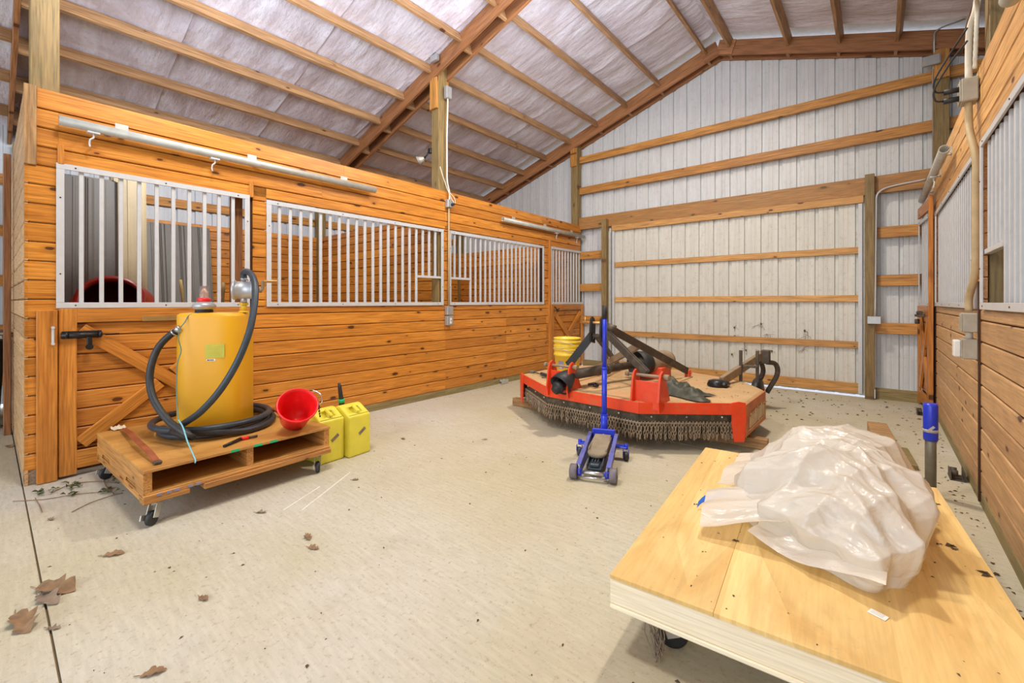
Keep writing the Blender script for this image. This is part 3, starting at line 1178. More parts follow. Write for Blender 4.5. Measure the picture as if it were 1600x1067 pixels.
def rail(y0, y1, X, sgn, z, lab, hooks, grp='door track tubes', rr=.034):
    t = tag(empty('door_track', (X + sgn * .075, y0, z)), lab, 'door track')
    seg = 20
    vs, fs = [], []
    L = y1 - y0
    angs = [R(-75) + R(330) * k_ / seg for k_ in range(seg + 1)]
    for r_ in (rr, rr - .004):
        for yy in (0, L):
            for a_ in angs:
                # slot faces down and towards the wall
                vs.append((math.sin(a_) * r_ * sgn, yy, math.cos(a_) * r_))
    n = seg + 1
    for k_ in range(seg):
        fs.append((k_, k_ + 1, n + k_ + 1, n + k_))
        fs.append((2 * n + k_, 3 * n + k_, 3 * n + k_ + 1, 2 * n + k_ + 1))
        fs.append((k_, 2 * n + k_, 2 * n + k_ + 1, k_ + 1))
        fs.append((n + k_, n + k_ + 1, 3 * n + k_ + 1, 3 * n + k_))
    MB().add(vs, fs, True).build('track_tube', 'galvanized', t)
    nb = max(2, int(L / .9) + 1)
    for i in range(nb):
        yy = .35 + (L - .7) * i / (nb - 1)
        m = MB().bx(-sgn * .075, -sgn * .069, yy - .04, yy + .04, .03, .095, .001)
        m.bx(-sgn * .072, -sgn * .0, yy - .018, yy + .018, .028, .036, .001)
        m.cyl((-sgn * .07, yy - .025, .045), (-sgn * .062, yy - .025, .045), .007, 8)
        m.cyl((-sgn * .07, yy + .025, .045), (-sgn * .062, yy + .025, .045), .007, 8)
        m.build('bracket', 'galvanized', t)
    for yy in hooks:
        m = MB().bx(-.03, .02, yy - .035, yy + .035, -.048, -.034, .002)
        m.tube(smooth([(0, yy, -.04), (0, yy, -.075), (.004, yy - .018, -.095), (.0, yy - .022, -.125), (0, yy - .018, -.15)], 4), .006, 8)
        m.build('hanger', 'white_frame', t)
    return t


rail(.33, 2.90, LX, 1, 2.59, 'long galvanized track tube above the nearest left stall door and grille', (.18, .96))
rail(5.16, 7.62, LX, 1, 2.58, 'galvanized track tube high on the far half of the left wall', (1.5, 2.2))
rail(5.14, 7.58, RX, -1, 2.57, 'galvanized track tube on the far half of the right wall, open end to the camera', (.9,))
rail(-.3, 2.75, RX, -1, 2.56, 'galvanized track tube whose end shows at the top right frame corner', ())


def ebox(par, c, d, mat='box_grey', nm='junction_box', face=1):
    m = MB().box(c, d, None, .006)
    o = m.build(nm, mat, par)
    m = MB()
    x = c[0] + face * d[0] / 2
    m.box((x + face * .003, c[1], c[2]), (.006, d[1] * .92, d[2] * .92), None, .002)
    for sy in (-1, 1):
        m.cyl((x, c[1], c[2] + sy * d[2] * .36), (x + face * .009, c[1], c[2] + sy * d[2] * .36), .004, 8)
    m.build('cover_plate', mat, o)
    return o


# left wall conduit run
t = tag(empty('conduit', (0, 0, 0)), 'thin white conduit with grey boxes running down the middle of the left wall', 'conduit')
XC = LX + .03
pts = [(XC, 4.06, 4.10), (XC, 4.055, 3.9), (XC, 4.045, 3.6), (XC + .0, 4.045, 3.2), (XC, 4.05, 2.95), (XC + .01, 4.08, 2.80), (XC + .01, 4.08, 2.68)]
MB().tube(smooth(pts, 5), .011, 8).build('pipe', 'pvc_white', t)
MB().tube([(XC, 4.08, 2.60), (XC, 4.08, 1.19)], .012, 8).build('pipe', 'pvc_tan', t)
MB().tube([(XC, 4.08, 1.12), (XC, 4.08, 1.06)], .014, 8).build('pipe', 'chrome', t)
ebox(t, (XC, 4.06, 4.16), (.06, .09, .17))
ebox(t, (XC, 4.08, 2.64), (.06, .085, .11))
ebox(t, (XC, 4.08, 1.168), (.06, .11, .12))
b_ = ebox(t, (XC, 4.08, 1.032), (.06, .11, .13))
MB().bx(XC + .036, XC + .042, 4.065, 4.10, .99, 1.07, .002).build('socket_face', 'white_plastic', b_)
MB().bx(XC + .040, XC + .044, 4.077, 4.088, 1.02, 1.04).build('socket_slot', 'red_metal', b_)
pl = MB().tube(smooth([(LX + .02, 3.93, 3.12), (LX + .03, 3.97, 3.0), (LX + .04, 4.03, 2.86), (LX + .06, 4.09, 2.72), (LX + .09, 4.12, 2.65), (LX + .07, 4.11, 2.62)], 5), .006, 6)
pl.tube(smooth([(LX + .05, 4.06, 2.80), (LX + .07, 4.14, 2.73), (LX + .08, 4.15, 2.66), (LX + .07, 4.11, 2.63)], 5), .005, 6)
pl.build('cable', 'pvc_white', t)
MB().cyl((LX + .06, 4.10, 2.625), (LX + .10, 4.12, 2.635), .02, 10).build('plug', 'black_plastic', t)
t = tag(empty('junction_box', (-4.57, 3.87, 0)), 'grey junction box on the middle truss left of the tall post', 'electrical box')
ebox(t, (.0, -.02, roofz(-4.4) + .12), (.13, .05, .09))
MB().tube(smooth([(.02, -.03, roofz(-4.4) + .16), (.1, -.035, roofz(-4.4) + .26), (.9, -.04, roofz(-3.5) + .24), (2.0, -.04, roofz(-2.5) + .24)], 6), .008, 6).build('cable', 'box_grey', t)
# clamp lamp
t = tag(empty('clip_lamp', (-4.95, 3.92, 3.30)), 'small clip-on lamp with metal shade pointing left off the tall middle post', 'lamp')
dirv = Vector((-.6, -.35, -.35)).normalized()
Mx = dirv.to_track_quat('Z', 'Y').to_matrix()
MB().lathe([(.018, 0), (.03, .02), (.075, .09), (.07, .088), (.026, .024), (.0, .022)], (0.08, 0, 0), 18, Mx).build('shade', 'lamp_shade', t)
MB().tube([(.16, .02, .08), (.10, .01, .02), (.08, 0, 0)], .012, 8).build('socket', 'black_metal', t)
MB().bx(.15, .215, .0, .05, .05, .12, .004).build('clip', 'black_metal', t)
MB().lathe([(.0, .03), (.022, .04), (.028, .06), (.02, .08), (.0, .088)], (.08, 0, 0), 12, Mx).build('bulb', 'white_plastic', t)

# right wall conduit
t = tag(empty('conduit', (0, 0, 0)), 'thick tan conduit with weathered boxes down the right wall', 'conduit')
XR = RX - .045
MB().tube(smooth([(XR, 4.10, 1.23), (XR, 4.10, 1.32), (XR + .015, 4.03, 1.45), (XR + .02, 4.01, 1.6), (XR + .02, 4.01, 2.0), (XR + .02, 4.01, 2.2), (XR, 4.08, 2.40), (XR, 4.12, 2.52), (XR, 4.12, 2.60)], 6), .020, 12).build('pipe', 'pvc_tan', t)
MB().tube(smooth([(XR, 4.12, 2.74), (XR, 4.12, 2.9), (XR + .0, 4.06, 3.05), (XR + .02, 3.98, 3.15), (XR + .03, 3.98, 3.4), (XR + .03, 3.98, 4.35)], 6), .018, 12).build('pipe', 'pvc_white', t)
fl = smooth([(XR + .02, 4.05, 2.78), (XR + .02, 3.99, 3.0), (XR + .02, 3.96, 3.12), (XR - .0, 3.8, 3.12), (XR - .02, 3.3, 2.93), (XR - .0, 2.9, 2.72)], 12)
MB().tube(fl, [.010 + .0018 * (i % 2) for i in range(len(fl))], 8).build('flex_pipe', 'pvc_white', t)
MB().tube([(XR, 4.10, 1.12), (XR, 4.10, 1.05)], .018, 10).build('pipe', 'pvc_white', t)
ebox(t, (XR, 4.10, 1.155), (.07, .12, .125), 'box_tan', face=-1)
ebox(t, (XR, 4.10, .985), (.07, .12, .13), 'box_tan', face=-1)
MB().bx(XR - .075, XR - .04, 4.06, 4.14, .93, 1.04, .006).build('socket_cover', 'white_plastic', t)
ebox(t, (XR, 4.12, 2.665), (.08, .12, .15), 'box_tan', face=-1)
pg = MB()
for z in (2.69, 2.63):
    pg.cyl((XR - .04, 4.11, z), (XR - .12, 4.10, z - .004), .018, 10)
pg.build('plug', 'black_plastic', t)
cb = MB()
for i, z in enumerate((2.69, 2.63)):
    cb.tube(smooth([(XR - .12, 4.10, z), (XR - .16, 4.08, z + .01), (XR - .165, 4.06, z + .08), (XR - .10, 4.0, z + .20), (XR - .03, 3.9, z + .30 - i * .02)], 6), .006, 6)
cb.build('cable', 'black_plastic', t)

# conduit at the gable post and door post
t = tag(empty('conduit', (0, 0, 0)), 'thin grey conduit from a box at the rafters down the right corner post', 'conduit')
MB().tube([(.53, YF - .10, 4.25), (.53, YF - .015, 4.1), (.535, YF - .012, 2.7)], .012, 8).build('pipe', 'white_frame', t)
MB().tube(smooth([(.535, YF - .09, 4.33), (.53, YF - .14, 4.5), (.56, YF - .14, 4.62), (.8, YF - .13, 4.66)], 5), .010, 8).build('pipe', 'box_grey', t)
ebox(t, (.50, YF - .145, 4.26), (.16, .05, .12))
t = tag(empty('conduit', (0, 0, 0)), 'thin white conduit bending down the right door post to a small box', 'conduit')
MB().tube(smooth([(.46, YF - .035, 2.83), (.16, YF - .04, 2.80), (.04, YF - .06, 2.76), (-.015, YF - .08, 2.68), (-.02, YF - .09, 2.5), (-.025, YF - .10, 1.9), (-.03, YF - .12, 1.1)], 6), .011, 8).build('pipe', 'white_frame', t)
m = MB().box((-.04, YF - .15, 1.05), (.14, .05, .10), None, .004).build('outlet_box', 'box_grey', t)

# door roller guides on the floor
for (x, y, rz, lab) in ((LX + .03, 5.22, 90, 'small metal roller bracket at the foot of the far left wall'),
                        (RX - .06, 4.55, 90, 'rusty steel roller guide on the floor by the far right wall, behind the platform'),
                        (RX - .05, 2.35, 90, 'black door guide on the floor at the right frame edge'),
                        (RX - .12, RD + .0, 90, 'dark steel door stop at the foot of the right stall door'),
                        (LX + .03, 2.33, 90, 'small metal roller bracket at the wall foot behind the yellow cans')):
    t = tag(empty('door_guide', (x, y, 0), R(rz)), lab, 'door guide')
    mt = 'galvanized' if x < -1 else 'steel_brown'
    MB().bx(-.08, .08, -.04, .04, 0, .006, .001).bx(-.08, .08, -.004 + .035, .002 + .035, 0, .06, .001).bx(-.08, .08, -.04, -.034, 0, .07, .001).build('bracket', mt, t)
    MB().cyl((-.035, -.005, .045), (-.035, .03, .045), .022, 12).cyl((.035, -.005, .045), (.035, .03, .045), .022, 12).build('rollers', mt, t)


# ================================================================== OBJECTS


def wb(m, name, mat, par):
    """build a mesh given in world coordinates under a thing standing at par's place"""
    p = par
    off = Vector((0, 0, 0))
    while p is not None:
        off += p.location
        p = p.parent
    m.v = [tuple(Vector(v) - off) for v in m.v]
    return m.build(name, mat, par)


# ---------------- rotary mower
mw = tag(empty('rotary_mower', (-2.09, 4.6, .09)), 'wide red rotary mower deck with chain curtain and black hitch frame, resting on a timber', 'mower')
OUT = [(-3.31, 4.14), (-2.60, 3.66), (-1.58, 3.60), (-.87, 4.14), (-.86, 4.95), (-1.06, 5.25), (-1.42, 5.50), (-1.95, 5.70), (-2.25, 5.70), (-2.78, 5.50), (-3.12, 5.25), (-3.31, 4.95)]
ZD = .42
n = len(OUT)
cx, cy = -2.09, 4.7
m = MB()
vs = []
for s_, z in ((1.0, ZD - .035), (.992, ZD - .018), (.978, ZD - .006), (.955, ZD), (.5, ZD + .004)):
    for (x, y) in OUT:
        vs.append((cx + (x - cx) * s_, cy + (y - cy) * s_, z))
vs.append((cx, cy, ZD + .006))
fs = []
for r_ in range(4):
    for i in range(n):
        fs.append((r_ * n + i, r_ * n + (i + 1) % n, (r_ + 1) * n + (i + 1) % n, (r_ + 1) * n + i))
for i in range(n):
    fs.append((4 * n + i, 4 * n + (i + 1) % n, 5 * n))
m.add(vs, fs, False)
wb(m, 'deck', 'mower_deck_dusty', mw)
# raised ribs on the deck
m = MB()
m.bar((-1.66, 3.85, ZD + .008), (-1.66, 5.20, ZD + .010), .05, .012, .003)
m.bar((-2.52, 3.85, ZD + .008), (-2.52, 5.20, ZD + .010), .05, .012, .003)
wb(m, 'deck_ribs', 'mower_deck_dusty', mw)


def wall_strip(m, pts, z0, z1, th):
    for i in range(len(pts) - 1):
        a, b = Vector((*pts[i], 0)), Vector((*pts[i + 1], 0))
        m.bar(a + Vector((0, 0, (z0 + z1) / 2)), b + Vector((0, 0, (z0 + z1) / 2)), th, z1 - z0, .002)


m = MB()
wall_strip(m, OUT[0:4], ZD - .095, ZD + .005, .010)
wb(m, 'front_band', 'mower_red', mw)
m = MB()
wall_strip(m, OUT[3:5], .13, ZD - .012, .010)
wall_strip(m, OUT[11:12] + OUT[0:1], .13, ZD - .012, .010)
side = wb(m, 'side_skirt', 'mower_side', mw)
m = MB()
wall_strip(m, OUT[4:12], .15, ZD - .03, .008)
wb(m, 'rear_skirt', 'mower_side', mw)
# corner end plates of the front
for sx, px_ in ((1, -.87), (-1, -3.31)):
    poly = [(-.05, .10), (.055, .10), (.075, .30), (.07, ZD + .01), (.0, ZD + .02), (-.07, ZD + .01), (-.075, .24)]
    m = MB().prism([(p[0] * .8, p[1]) for p in poly], .014, Matrix.Rotation(R(38 * sx), 3, 'Z'), (px_ - sx * .04, 4.10, 0))
    wb(m, 'corner_plate', 'mower_red', mw)
# side decal
m = MB()
random.seed(3)
y = 4.24
while y < 4.86:
    wd = random.choice((.018, .026, .022))
    m.bx(-.855, -.852, y, y + wd * .55, .19 + random.uniform(0, .01), .305 + random.uniform(-.02, .03))
    if random.random() < .5:
        m.bx(-.855, -.852, y, y + .035, .30, .315)
    y += wd + .014
m.bx(-.855, -.852, 4.22, 4.88, .176, .183)
wb(m, 'decal', 'decal_cream', side)
# rubber flap + rod + chains
FR = [Vector((x, y, 0)) for x, y in OUT[0:4]]
FRi = [Vector((-3.27, 4.17, 0)), Vector((-2.595, 3.675, 0)), Vector((-1.585, 3.615, 0)), Vector((-.91, 4.155, 0))]
m = MB()
wall_strip(m, [(p.x, p.y) for p in FRi], ZD - .19, ZD - .03, .012)
fl_ = wb(m, 'rubber_flap', 'mower_rubber', mw)
m = MB()
wall_strip(m, [(-3.22, 4.22), (-2.58, 3.735), (-1.60, 3.675), (-.95, 4.21)], .135, ZD - .17, .01)
wb(m, 'inner_dark_strip', 'mower_rubber', mw)  # dark strip added behind the chains for the shade under the deck
m = MB()
m.tube([p + Vector((0, -.012, ZD - .175)) for p in FRi], .007, 8)
wb(m, 'chain_rod', 'chain_steel', mw)


def along(P, d):
    for i in range(len(P) - 1):
        L = (P[i + 1] - P[i]).length
        if d <= L:
            return P[i] + (P[i + 1] - P[i]) * (d / L), (P[i + 1] - P[i]).normalized()
        d -= L
    return P[-1], (P[-1] - P[-2]).normalized()


m = MB()


def link(c, hh, ww, r, rot):
    pts = []
    for k_ in range(9):
        a_ = k_ * 2 * PI / 8
        x, z = math.cos(a_) * ww, math.sin(a_) * hh
        pts.append(Vector(c) + Vector((x * math.cos(rot), x * math.sin(rot), z)))
    m.tube(pts, r, 4, False)


for j in range(4):
    link((0, 0, -.018 - j * .034), .023, .011, .0042, (j % 2) * PI / 2 + .2)
m.cyl((0, -.004, .018), (0, -.004, -.006), .005, 6)
ch_me = m.mesh('chain')
ch_me.materials.append(MATS['chain_steel'])
tot = sum((FRi[i + 1] - FRi[i]).length for i in range(3))
nc = 92
for i in range(nc):
    p, d = along(FRi, tot * (i + .5) / nc)
    o = put('chain', ch_me, mw, p + Vector((0, -.014, ZD - .175)) - mw.location, (random.uniform(-.06, .06), random.uniform(-.12, .12), math.atan2(d.y, d.x) + random.uniform(-.18, .18)))
    o.scale = (1, 1, random.uniform(.88, 1.05))
# bolts in the flap
m = MB()
for i in range(9):
    p, d = along(FRi, tot * (i + .5) / 9)
    q = p + Vector((0, -.006, ZD - .12))
    m.cyl(q, q + Vector((0, -.012, 0)), .008, 6)
o = wb(m, 'flap_bolts', 'chrome', mw)
tag(o, kind='stuff')
# hanging grass under the chains
random.seed(5)
m = MB()
for i in range(150):
    p, d = along(FRi, random.uniform(.1, tot - .05))
    a_ = p + Vector((0, random.uniform(.02, .1), random.uniform(.10, .16)))
    b_ = a_ + Vector((random.uniform(-.05, .05), random.uniform(-.04, .02), -random.uniform(.03, .11)))
    b_.z = max(b_.z, .012)
    m.tube([a_, (a_ + b_) / 2 + Vector((random.uniform(-.015, .015), 0, 0)), b_], .0015, 3, False)
tag(wb(m, 'dry_grass', 'leaf_brown', mw), kind='stuff')
# underside clutter / blades carrier
m = MB()
m.lathe([(0, .20), (.30, .20), (.34, .26), (.34, .30), (0, .30)], (-2.69, 4.7, 0), 20)
m.lathe([(0, .20), (.30, .20), (.34, .26), (.34, .30), (0, .30)], (-1.49, 4.7, 0), 20)
wb(m, 'blade_pan', 'steel_brown', mw)
# hitch brackets
for i, xc in enumerate((-1.52, -2.42)):
    rt = mw
    yb_ = 3.70
    o = MB()
    for dx in (-.135, .105):
        poly = [(-.085, ZD - .07), (.16, ZD), (.07, .60), (.045, .675), (.0, .695), (-.045, .675), (-.07, .62), (-.10, ZD + .02)]
        Mz = Matrix.Rotation(R(90), 3, 'Z')
        o.prism(poly, .016, Mz, (xc + dx, yb_, 0))
    o.bx(xc - .135, xc + .105, yb_ - .035, yb_ - .02, ZD - .06, .60, .002)
    br_ = wb(o, 'hitch_bracket', 'mower_red', mw)
    m = MB().cyl((xc - .22, yb_, .645), (xc + .17, yb_, .645), .014, 12)
    m.cyl((xc + .12, yb_, .645), (xc + .165, yb_, .645), .026, 6)
    m.cyl((xc - .23, yb_, .645), (xc - .20, yb_, .645), .022, 6)
    wb(m, 'hitch_pin', 'steel_tan', br_)
# A frame
apex = Vector((-2.08, 3.82, .98))
for (a, b, wd, nm, mt) in ((Vector((-2.02, 3.82, 1.0)), Vector((-1.57, 3.72, .66)), .05, 'frame_arm', 'steel_brown'),
                           (Vector((-2.16, 3.82, .98)), Vector((-2.38, 3.72, .66)), .045, 'frame_arm', 'black_metal'),
                           (Vector((-2.00, 3.86, 1.03)), Vector((-1.68, 5.12, .50)), .05, 'rear_brace', 'steel_brown'),
                           (Vector((-2.14, 3.86, .95)), Vector((-2.50, 5.12, .46)), .04, 'rear_brace', 'steel_brown'),
                           (Vector((-1.90, 4.30, .84)), Vector((-2.62, 4.62, .46)), .05, 'cross_brace', 'steel_tan')):
    m = MB().bar(a, b, .022, wd * 1.35, .003)
    m.bar(a + Vector((.016, 0, 0)), b + Vector((.016, 0, 0)), .008, wd * 1.5, .002)
    wb(m, nm, mt, mw)
for x in (-2.16, -2.05):
    poly = [(-.035, .90), (.04, .88), (.05, 1.06), (.03, 1.12), (.0, 1.145), (-.03, 1.12), (-.045, 1.0)]
    m = MB().prism(poly, .020, Matrix.Rotation(R(90), 3, 'Z'), (x, 3.82, 0))
    wb(m, 'mast_plate', 'black_metal', mw)
m = MB().cyl((-2.27, 3.82, 1.085), (-2.0, 3.82, 1.085), .013, 10).cyl((-2.24, 3.82, 1.04), (-2.24, 3.82, 1.14), .006, 8)
wb(m, 'top_link_pin', 'brass', mw)
m = MB().cyl((-2.20, 3.82, .955), (-1.98, 3.82, .955), .018, 10).cyl((-1.99, 3.82, 1.05), (-1.92, 3.84, 1.03), .035, 10)
wb(m, 'mast_bolts', 'steel_brown', mw)
for x in (-1.66, -2.52):
    m = MB().bx(x - .035, x - .022, 5.10, 5.18, ZD, ZD + .09, .003).bx(x + .002, x + .015, 5.10, 5.18, ZD, ZD + .09, .003).cyl((x - .05, 5.14, ZD + .06), (x + .03, 5.14, ZD + .06), .012, 8)
    wb(m, 'brace_lug', 'mower_red', mw)
# gearbox
gb = Vector((-2.03, 4.72, .60))
ax = (Vector((-2.40, 3.85, .56)) - gb).normalized()
Mg = ax.to_track_quat('Z', 'Y').to_matrix()
m = MB().bx(-2.13, -1.83, 4.78, 5.06, ZD, .56, .01)
wb(m, 'gearbox_stand', 'mower_red', mw)
m = MB().lathe([(0, -.42), (.09, -.42), (.115, -.36), (.125, -.14), (.11, -.05), (0, -.05)], gb, 20, Mg)
wb(m, 'gearbox', 'steel_tan', mw)
m = MB().lathe([(.03, -.06), (.13, -.06), (.148, .10), (.144, .10), (.122, -.04), (.03, -.04)], gb, 28, Mg)
wb(m, 'gearbox_shield', 'black_plastic', mw)
m = MB().lathe([(0, .11), (.055, .10), (.06, .04), (.075, .03), (.075, -.03), (0, -.03)], gb, 16, Mg)
wb(m, 'input_yoke', 'steel_brown', mw)
e1 = gb + ax * .09
e2 = Vector((-2.36, 3.72, .56))
dl = (e2 - e1).normalized()
m = MB().tube([e1, e1 + (e2 - e1) * .45, e1 + (e2 - e1) * .46, e2 - dl * .02], [.040, .040, .052, .052], 16)
m.lathe([(.052, 0), (.058, .01), (.058, .03), (.052, .04)], e1 + (e2 - e1) * .44, 16, dl.to_track_quat('Z', 'Y').to_matrix())
wb(m, 'drive_shaft', 'steel_brown', mw)
nose = Vector((-2.38, 3.58, .475))
Mn = (nose - e2).normalized().to_track_quat('Z', 'Y').to_matrix()
m = MB().lathe([(.055, -.02), (.075, .02), (.105, .10), (.112, .17), (.106, .17), (.09, .10), (.05, .03)], e2, 22, Mn)
m.lathe([(0, .10), (.05, .10), (.05, .17), (.062, .17), (.062, .215), (.045, .215), (.045, .25), (0, .25)], e2, 16, Mn)
wb(m, 'shaft_cone', 'rubber', mw)
# rear wheel boom
m = MB()
m.bar((-1.24, 4.86, .47), (-1.06, 5.95, .66), .045, .09, .004)
wb(m, 'wheel_boom', 'steel_tan', mw)
m = MB()
m.bx(-1.32, -1.16, 4.74, 4.90, ZD, ZD + .055, .02)
m.lathe([(.085, 0), (.095, .02), (.08, .06), (.04, .075), (0, .075)], (-1.27, 4.80, ZD), 18)
wb(m, 'pivot_block', 'black_metal', mw)
m = MB()
m.bx(-1.17, -1.14, 5.28, 5.31, .42, .76, .003).bx(-1.02, -.99, 5.34, 5.37, .42, .76, .003)
m.bx(-1.17, -.99, 5.30, 5.35, .575, .60, .003)
m.bar((-1.02, 5.90, .72), (-1.02, 5.90, .56), .09, .09, .006, (0, 1, 0))
wb(m, 'swivel_post', 'steel_brown', mw)
m = MB()
for dx in (-.075, .075):
    pts = smooth([(-1.05 + dx * .6, 5.88, .58), (-1.01 + dx, 6.0, .55), (-1.0 + dx, 6.04, .42), (-1.10 + dx, 6.0, .20)], 5)
    m.tube(pts, .028, 8)
wb(m, 'wheel_fork', 'steel_brown', mw)
m = MB().lathe([(.06, -.05), (.16, -.045), (.18, -.03), (.18, .03), (.16, .045), (.06, .05)], (-1.12, 5.98, .183), 26, Matrix.Rotation(R(90), 3, 'Y'))
w_ = wb(m, 'tail_wheel', 'rubber', mw)
m = MB().lathe([(0, -.07), (.07, -.07), (.07, .07), (0, .07)], (-1.12, 5.98, .183), 16, Matrix.Rotation(R(90), 3, 'Y'))
wb(m, 'wheel_hub', 'red_metal', w_)

# small items lying on the deck
t = tag(empty('drive_tool', (-3.05, 4.18, ZD + .004)), 'dark threaded rod with a ribbed sleeve lying on the left end of the mower deck', 'rod')
m = MB().tube([(-.17, .08, .014), (.02, .0, .014)], .007, 8)
m.build('rod', 'steel_brown', t)
MB().tube([(.0, .01, .02), (.19, -.07, .02)], .018, 12).build('sleeve', 'blue_rubber', t)
MB().tube(smooth([(.19, -.07, .018), (.25, -.05, .03), (.21, -.12, .014), (.13, -.16, .010)], 4), .006, 6).build('lever', 'steel_brown', t)
MB().box((-.19, .085, .014), (.07, .05, .028), None, .005).build('clevis', 'pipe_steel', t)
t = tag(empty('pin_clip', (-2.22, 3.95, ZD + .006)), 'small dark shackle lying on the deck beside the drive shaft cone', 'clip')
MB().tube(smooth([(-.05, -.02, .02), (0, .02, .03), (.05, 0, .02), (.03, -.05, .02)], 4), .014, 8).build('shackle', 'black_metal', t)

# crumpled tarp on deck
m = MB()
N = 26
vs = []
for j in range(N + 1):
    for i in range(N + 1):
        u, v_ = i / N, j / N
        x = -1.66 + .50 * u + .05 * math.sin(v_ * 7)
        y = 3.98 + .34 * v_ + .05 * math.sin(u * 5)
        e = min(u, 1 - u, v_, 1 - v_)
        rr = abs(noise.noise(Vector((x * 9, y * 5, 2)))) * .16 + abs(noise.noise(Vector((x * 22, y * 11, 5)))) * .05
        z = ZD + .012 + (rr + .05) * min(1, e * 6) * (1 - .75 * u * .9)
        vs.append((x, y, z))
m.add(vs, [(j * (N + 1) + i, j * (N + 1) + i + 1, (j + 1) * (N + 1) + i + 1, (j + 1) * (N + 1) + i) for j in range(N) for i in range(N)], True)
t = tag(empty('tarp', (-1.4, 4.15, ZD + .006)), 'crumpled dark green tarp scrap lying on the front right of the mower deck', 'tarp')
wb(m, 'cloth', 'tarp', t)

# timber under mower
def timber(name, a, b, w_, h_, mat, lab, cat='timber'):
    c = (Vector(a) + Vector(b)) / 2
    t = tag(empty(name, (c.x, c.y, 0)), lab, cat)
    m = MB().bar(a, b, w_, h_, .004)
    return wb(m, 'beam', mat, t)


timber('timber', (-3.50, 4.24, .047), (-.735, 4.36, .047), .09, .09, 'beam_wood', 'long square timber on the floor propping up the front of the mower')
timber('timber', (-3.30, 5.15, .047), (-.96, 5.15, .047), .09, .09, 'beam_wood', 'second timber hidden under the rear of the mower')
timber('timber', (-.01, 5.68, .047), (.075, 4.66, .047), .15, .088, 'beam_wood', 'weathered wide timber on the floor behind the plastic bundle')
timber('wood_scrap', (.16, 5.05, .02), (.20, 4.55, .02), .07, .038, 'skirt_wood', 'thin dark wood strip beside the weathered timber behind the bundle')

# ---------------- buckets on the deck
def bucket(z0, lab, first):
    c = (-2.74, 4.27, z0)
    t = tag(empty('bucket', c), lab, 'bucket', None)
    hh, r0, r1 = .37, .132, .152
    prof = [(0, 0), (r0 - .004, 0), (r0, .006), (r1 - .008, .25), (r1 + .002, .252), (r1 + .003, .275), (r1 - .004, .278), (r1 - .002, .315), (r1 + .006, .317), (r1 + .007, .330), (r1 - .002, .333), (r1, .36), (r1 + .006, .362), (r1 + .004, hh), (r1 - .004, hh), (r1 - .010, .3), (r0 - .01, .012), (0, .012)]
    MB().lathe(prof, (0, 0, 0), 40).build('pail', 'bucket_yellow', t)
    if first:
        vs, fs = [], []
        ca = math.atan2(-.84, .54)
        def patch(a0, a1, z0_, z1_, mat, nm, seg=8):
            vs = []
            for k_ in range(seg + 1):
                a_ = a0 + (a1 - a0) * k_ / seg
                for z in (z0_, z1_):
                    r_ = r0 + (r1 - .008 - r0) * (z / .25) + .0012
                    vs.append((r_ * math.cos(a_), r_ * math.sin(a_), z))
            MB().add(vs, [(2 * k_, 2 * k_ + 2, 2 * k_ + 3, 2 * k_ + 1) for k_ in range(seg)]).build(nm, mat, t)
        patch(ca - .75, ca - .30, .11, .20, 'decal_blue', 'label')
        patch(ca - .68, ca - .42, .12, .155, 'chalk', 'label')
        patch(ca - .12, ca + .22, .178, .20, 'black_print', 'label')
        patch(ca - .06, ca + .14, .145, .165, 'black_print', 'label')
    m = MB()
    pts = [(math.cos(a_) * (r1 + .012), math.sin(a_) * (r1 + .012) , .30 - .04 * math.sin(a_ + .5)) for a_ in [R(150 + 9 * k_) for k_ in range(21)]]
    m.tube(smooth(pts, 2), .0025, 6)
    m.build('handle', 'white_frame', t)


bucket(ZD + .006, 'yellow pail with torn label on the mower deck, lower of the nested pair', True)
bucket(ZD + .090, 'yellow pail nested inside the labelled one on the mower deck, upper rim of the pair', False)

# ---------------- pallet cart
CT = Vector((-3.80, 1.10, 0))
RZ = R(2.5)
ct = tag(empty('pallet_cart', CT, RZ), 'low wooden pallet cart on casters holding the yellow tank', 'cart')
hx, hy, zt = .60, .562, .335
MB().bx(-hx + .01, hx - .01, -hy + .01, hy - .01, .189, .198, .001).build('lower_sheet', 'plywood_dusty', ct)
MB().bx(-hx, hx, -hy, hy, zt - .018, zt, .002).build('deck_sheet', 'plywood_dusty', ct)
for i, y in enumerate((-hy + .022, .0, hy - .022)):
    m = MB()
    if i == 0:
        poly = [(-hx + .01, .19), (-.44, .19), (-.42, .215), (-.22, .215), (-.20, .19), (.20, .19), (.22, .215), (.42, .215), (.44, .19), (hx - .012, .19), (hx - .012, zt - .019), (-hx + .01, zt - .019)]
        m.prism(poly, .04, None, (0, y, 0))
    else:
        m.bx(-hx + .01, hx - .012, y - .02, y + .02, .19, zt - .019, .002)
    m.build('stringer', 'pallet_wood', ct)
for i, x in enumerate((hx - .05, .33, .11, -.11, -.33, -hx + .05)):
    lumber('bottom_board', (x, -hy, .18), (x, hy, .18), .095, .018, 'pallet_wood', ct)
for (x, a, b) in ((hx - .045, -hy, -.34), (hx - .03, -.27, hy), (-hx + .05, -hy, hy)):
    lumber('runner', (x, a, .154), (x, b, .154), .085, .034, 'pallet_wood', ct)
MB().bx(-hx + .02, hx - .02, -hy, -hy + .035, .145, .188, .003).build('runner', 'pallet_wood', ct)
m = MB()
for y in (-.50, -.455, -.42, -.35, -.31):
    m.bx(hx - .002, hx + .001, y, y + random.uniform(.018, .03), .172, .186)
tag(m.build('paint_marks', 'decal_blue', ct), 'dark blue paint smudges', kind='stuff')
m = MB()
for y in (-.12, .02, .12):
    m.bx(hx - .001, hx + .0012, y, y + .05, zt - .017, zt - .001)
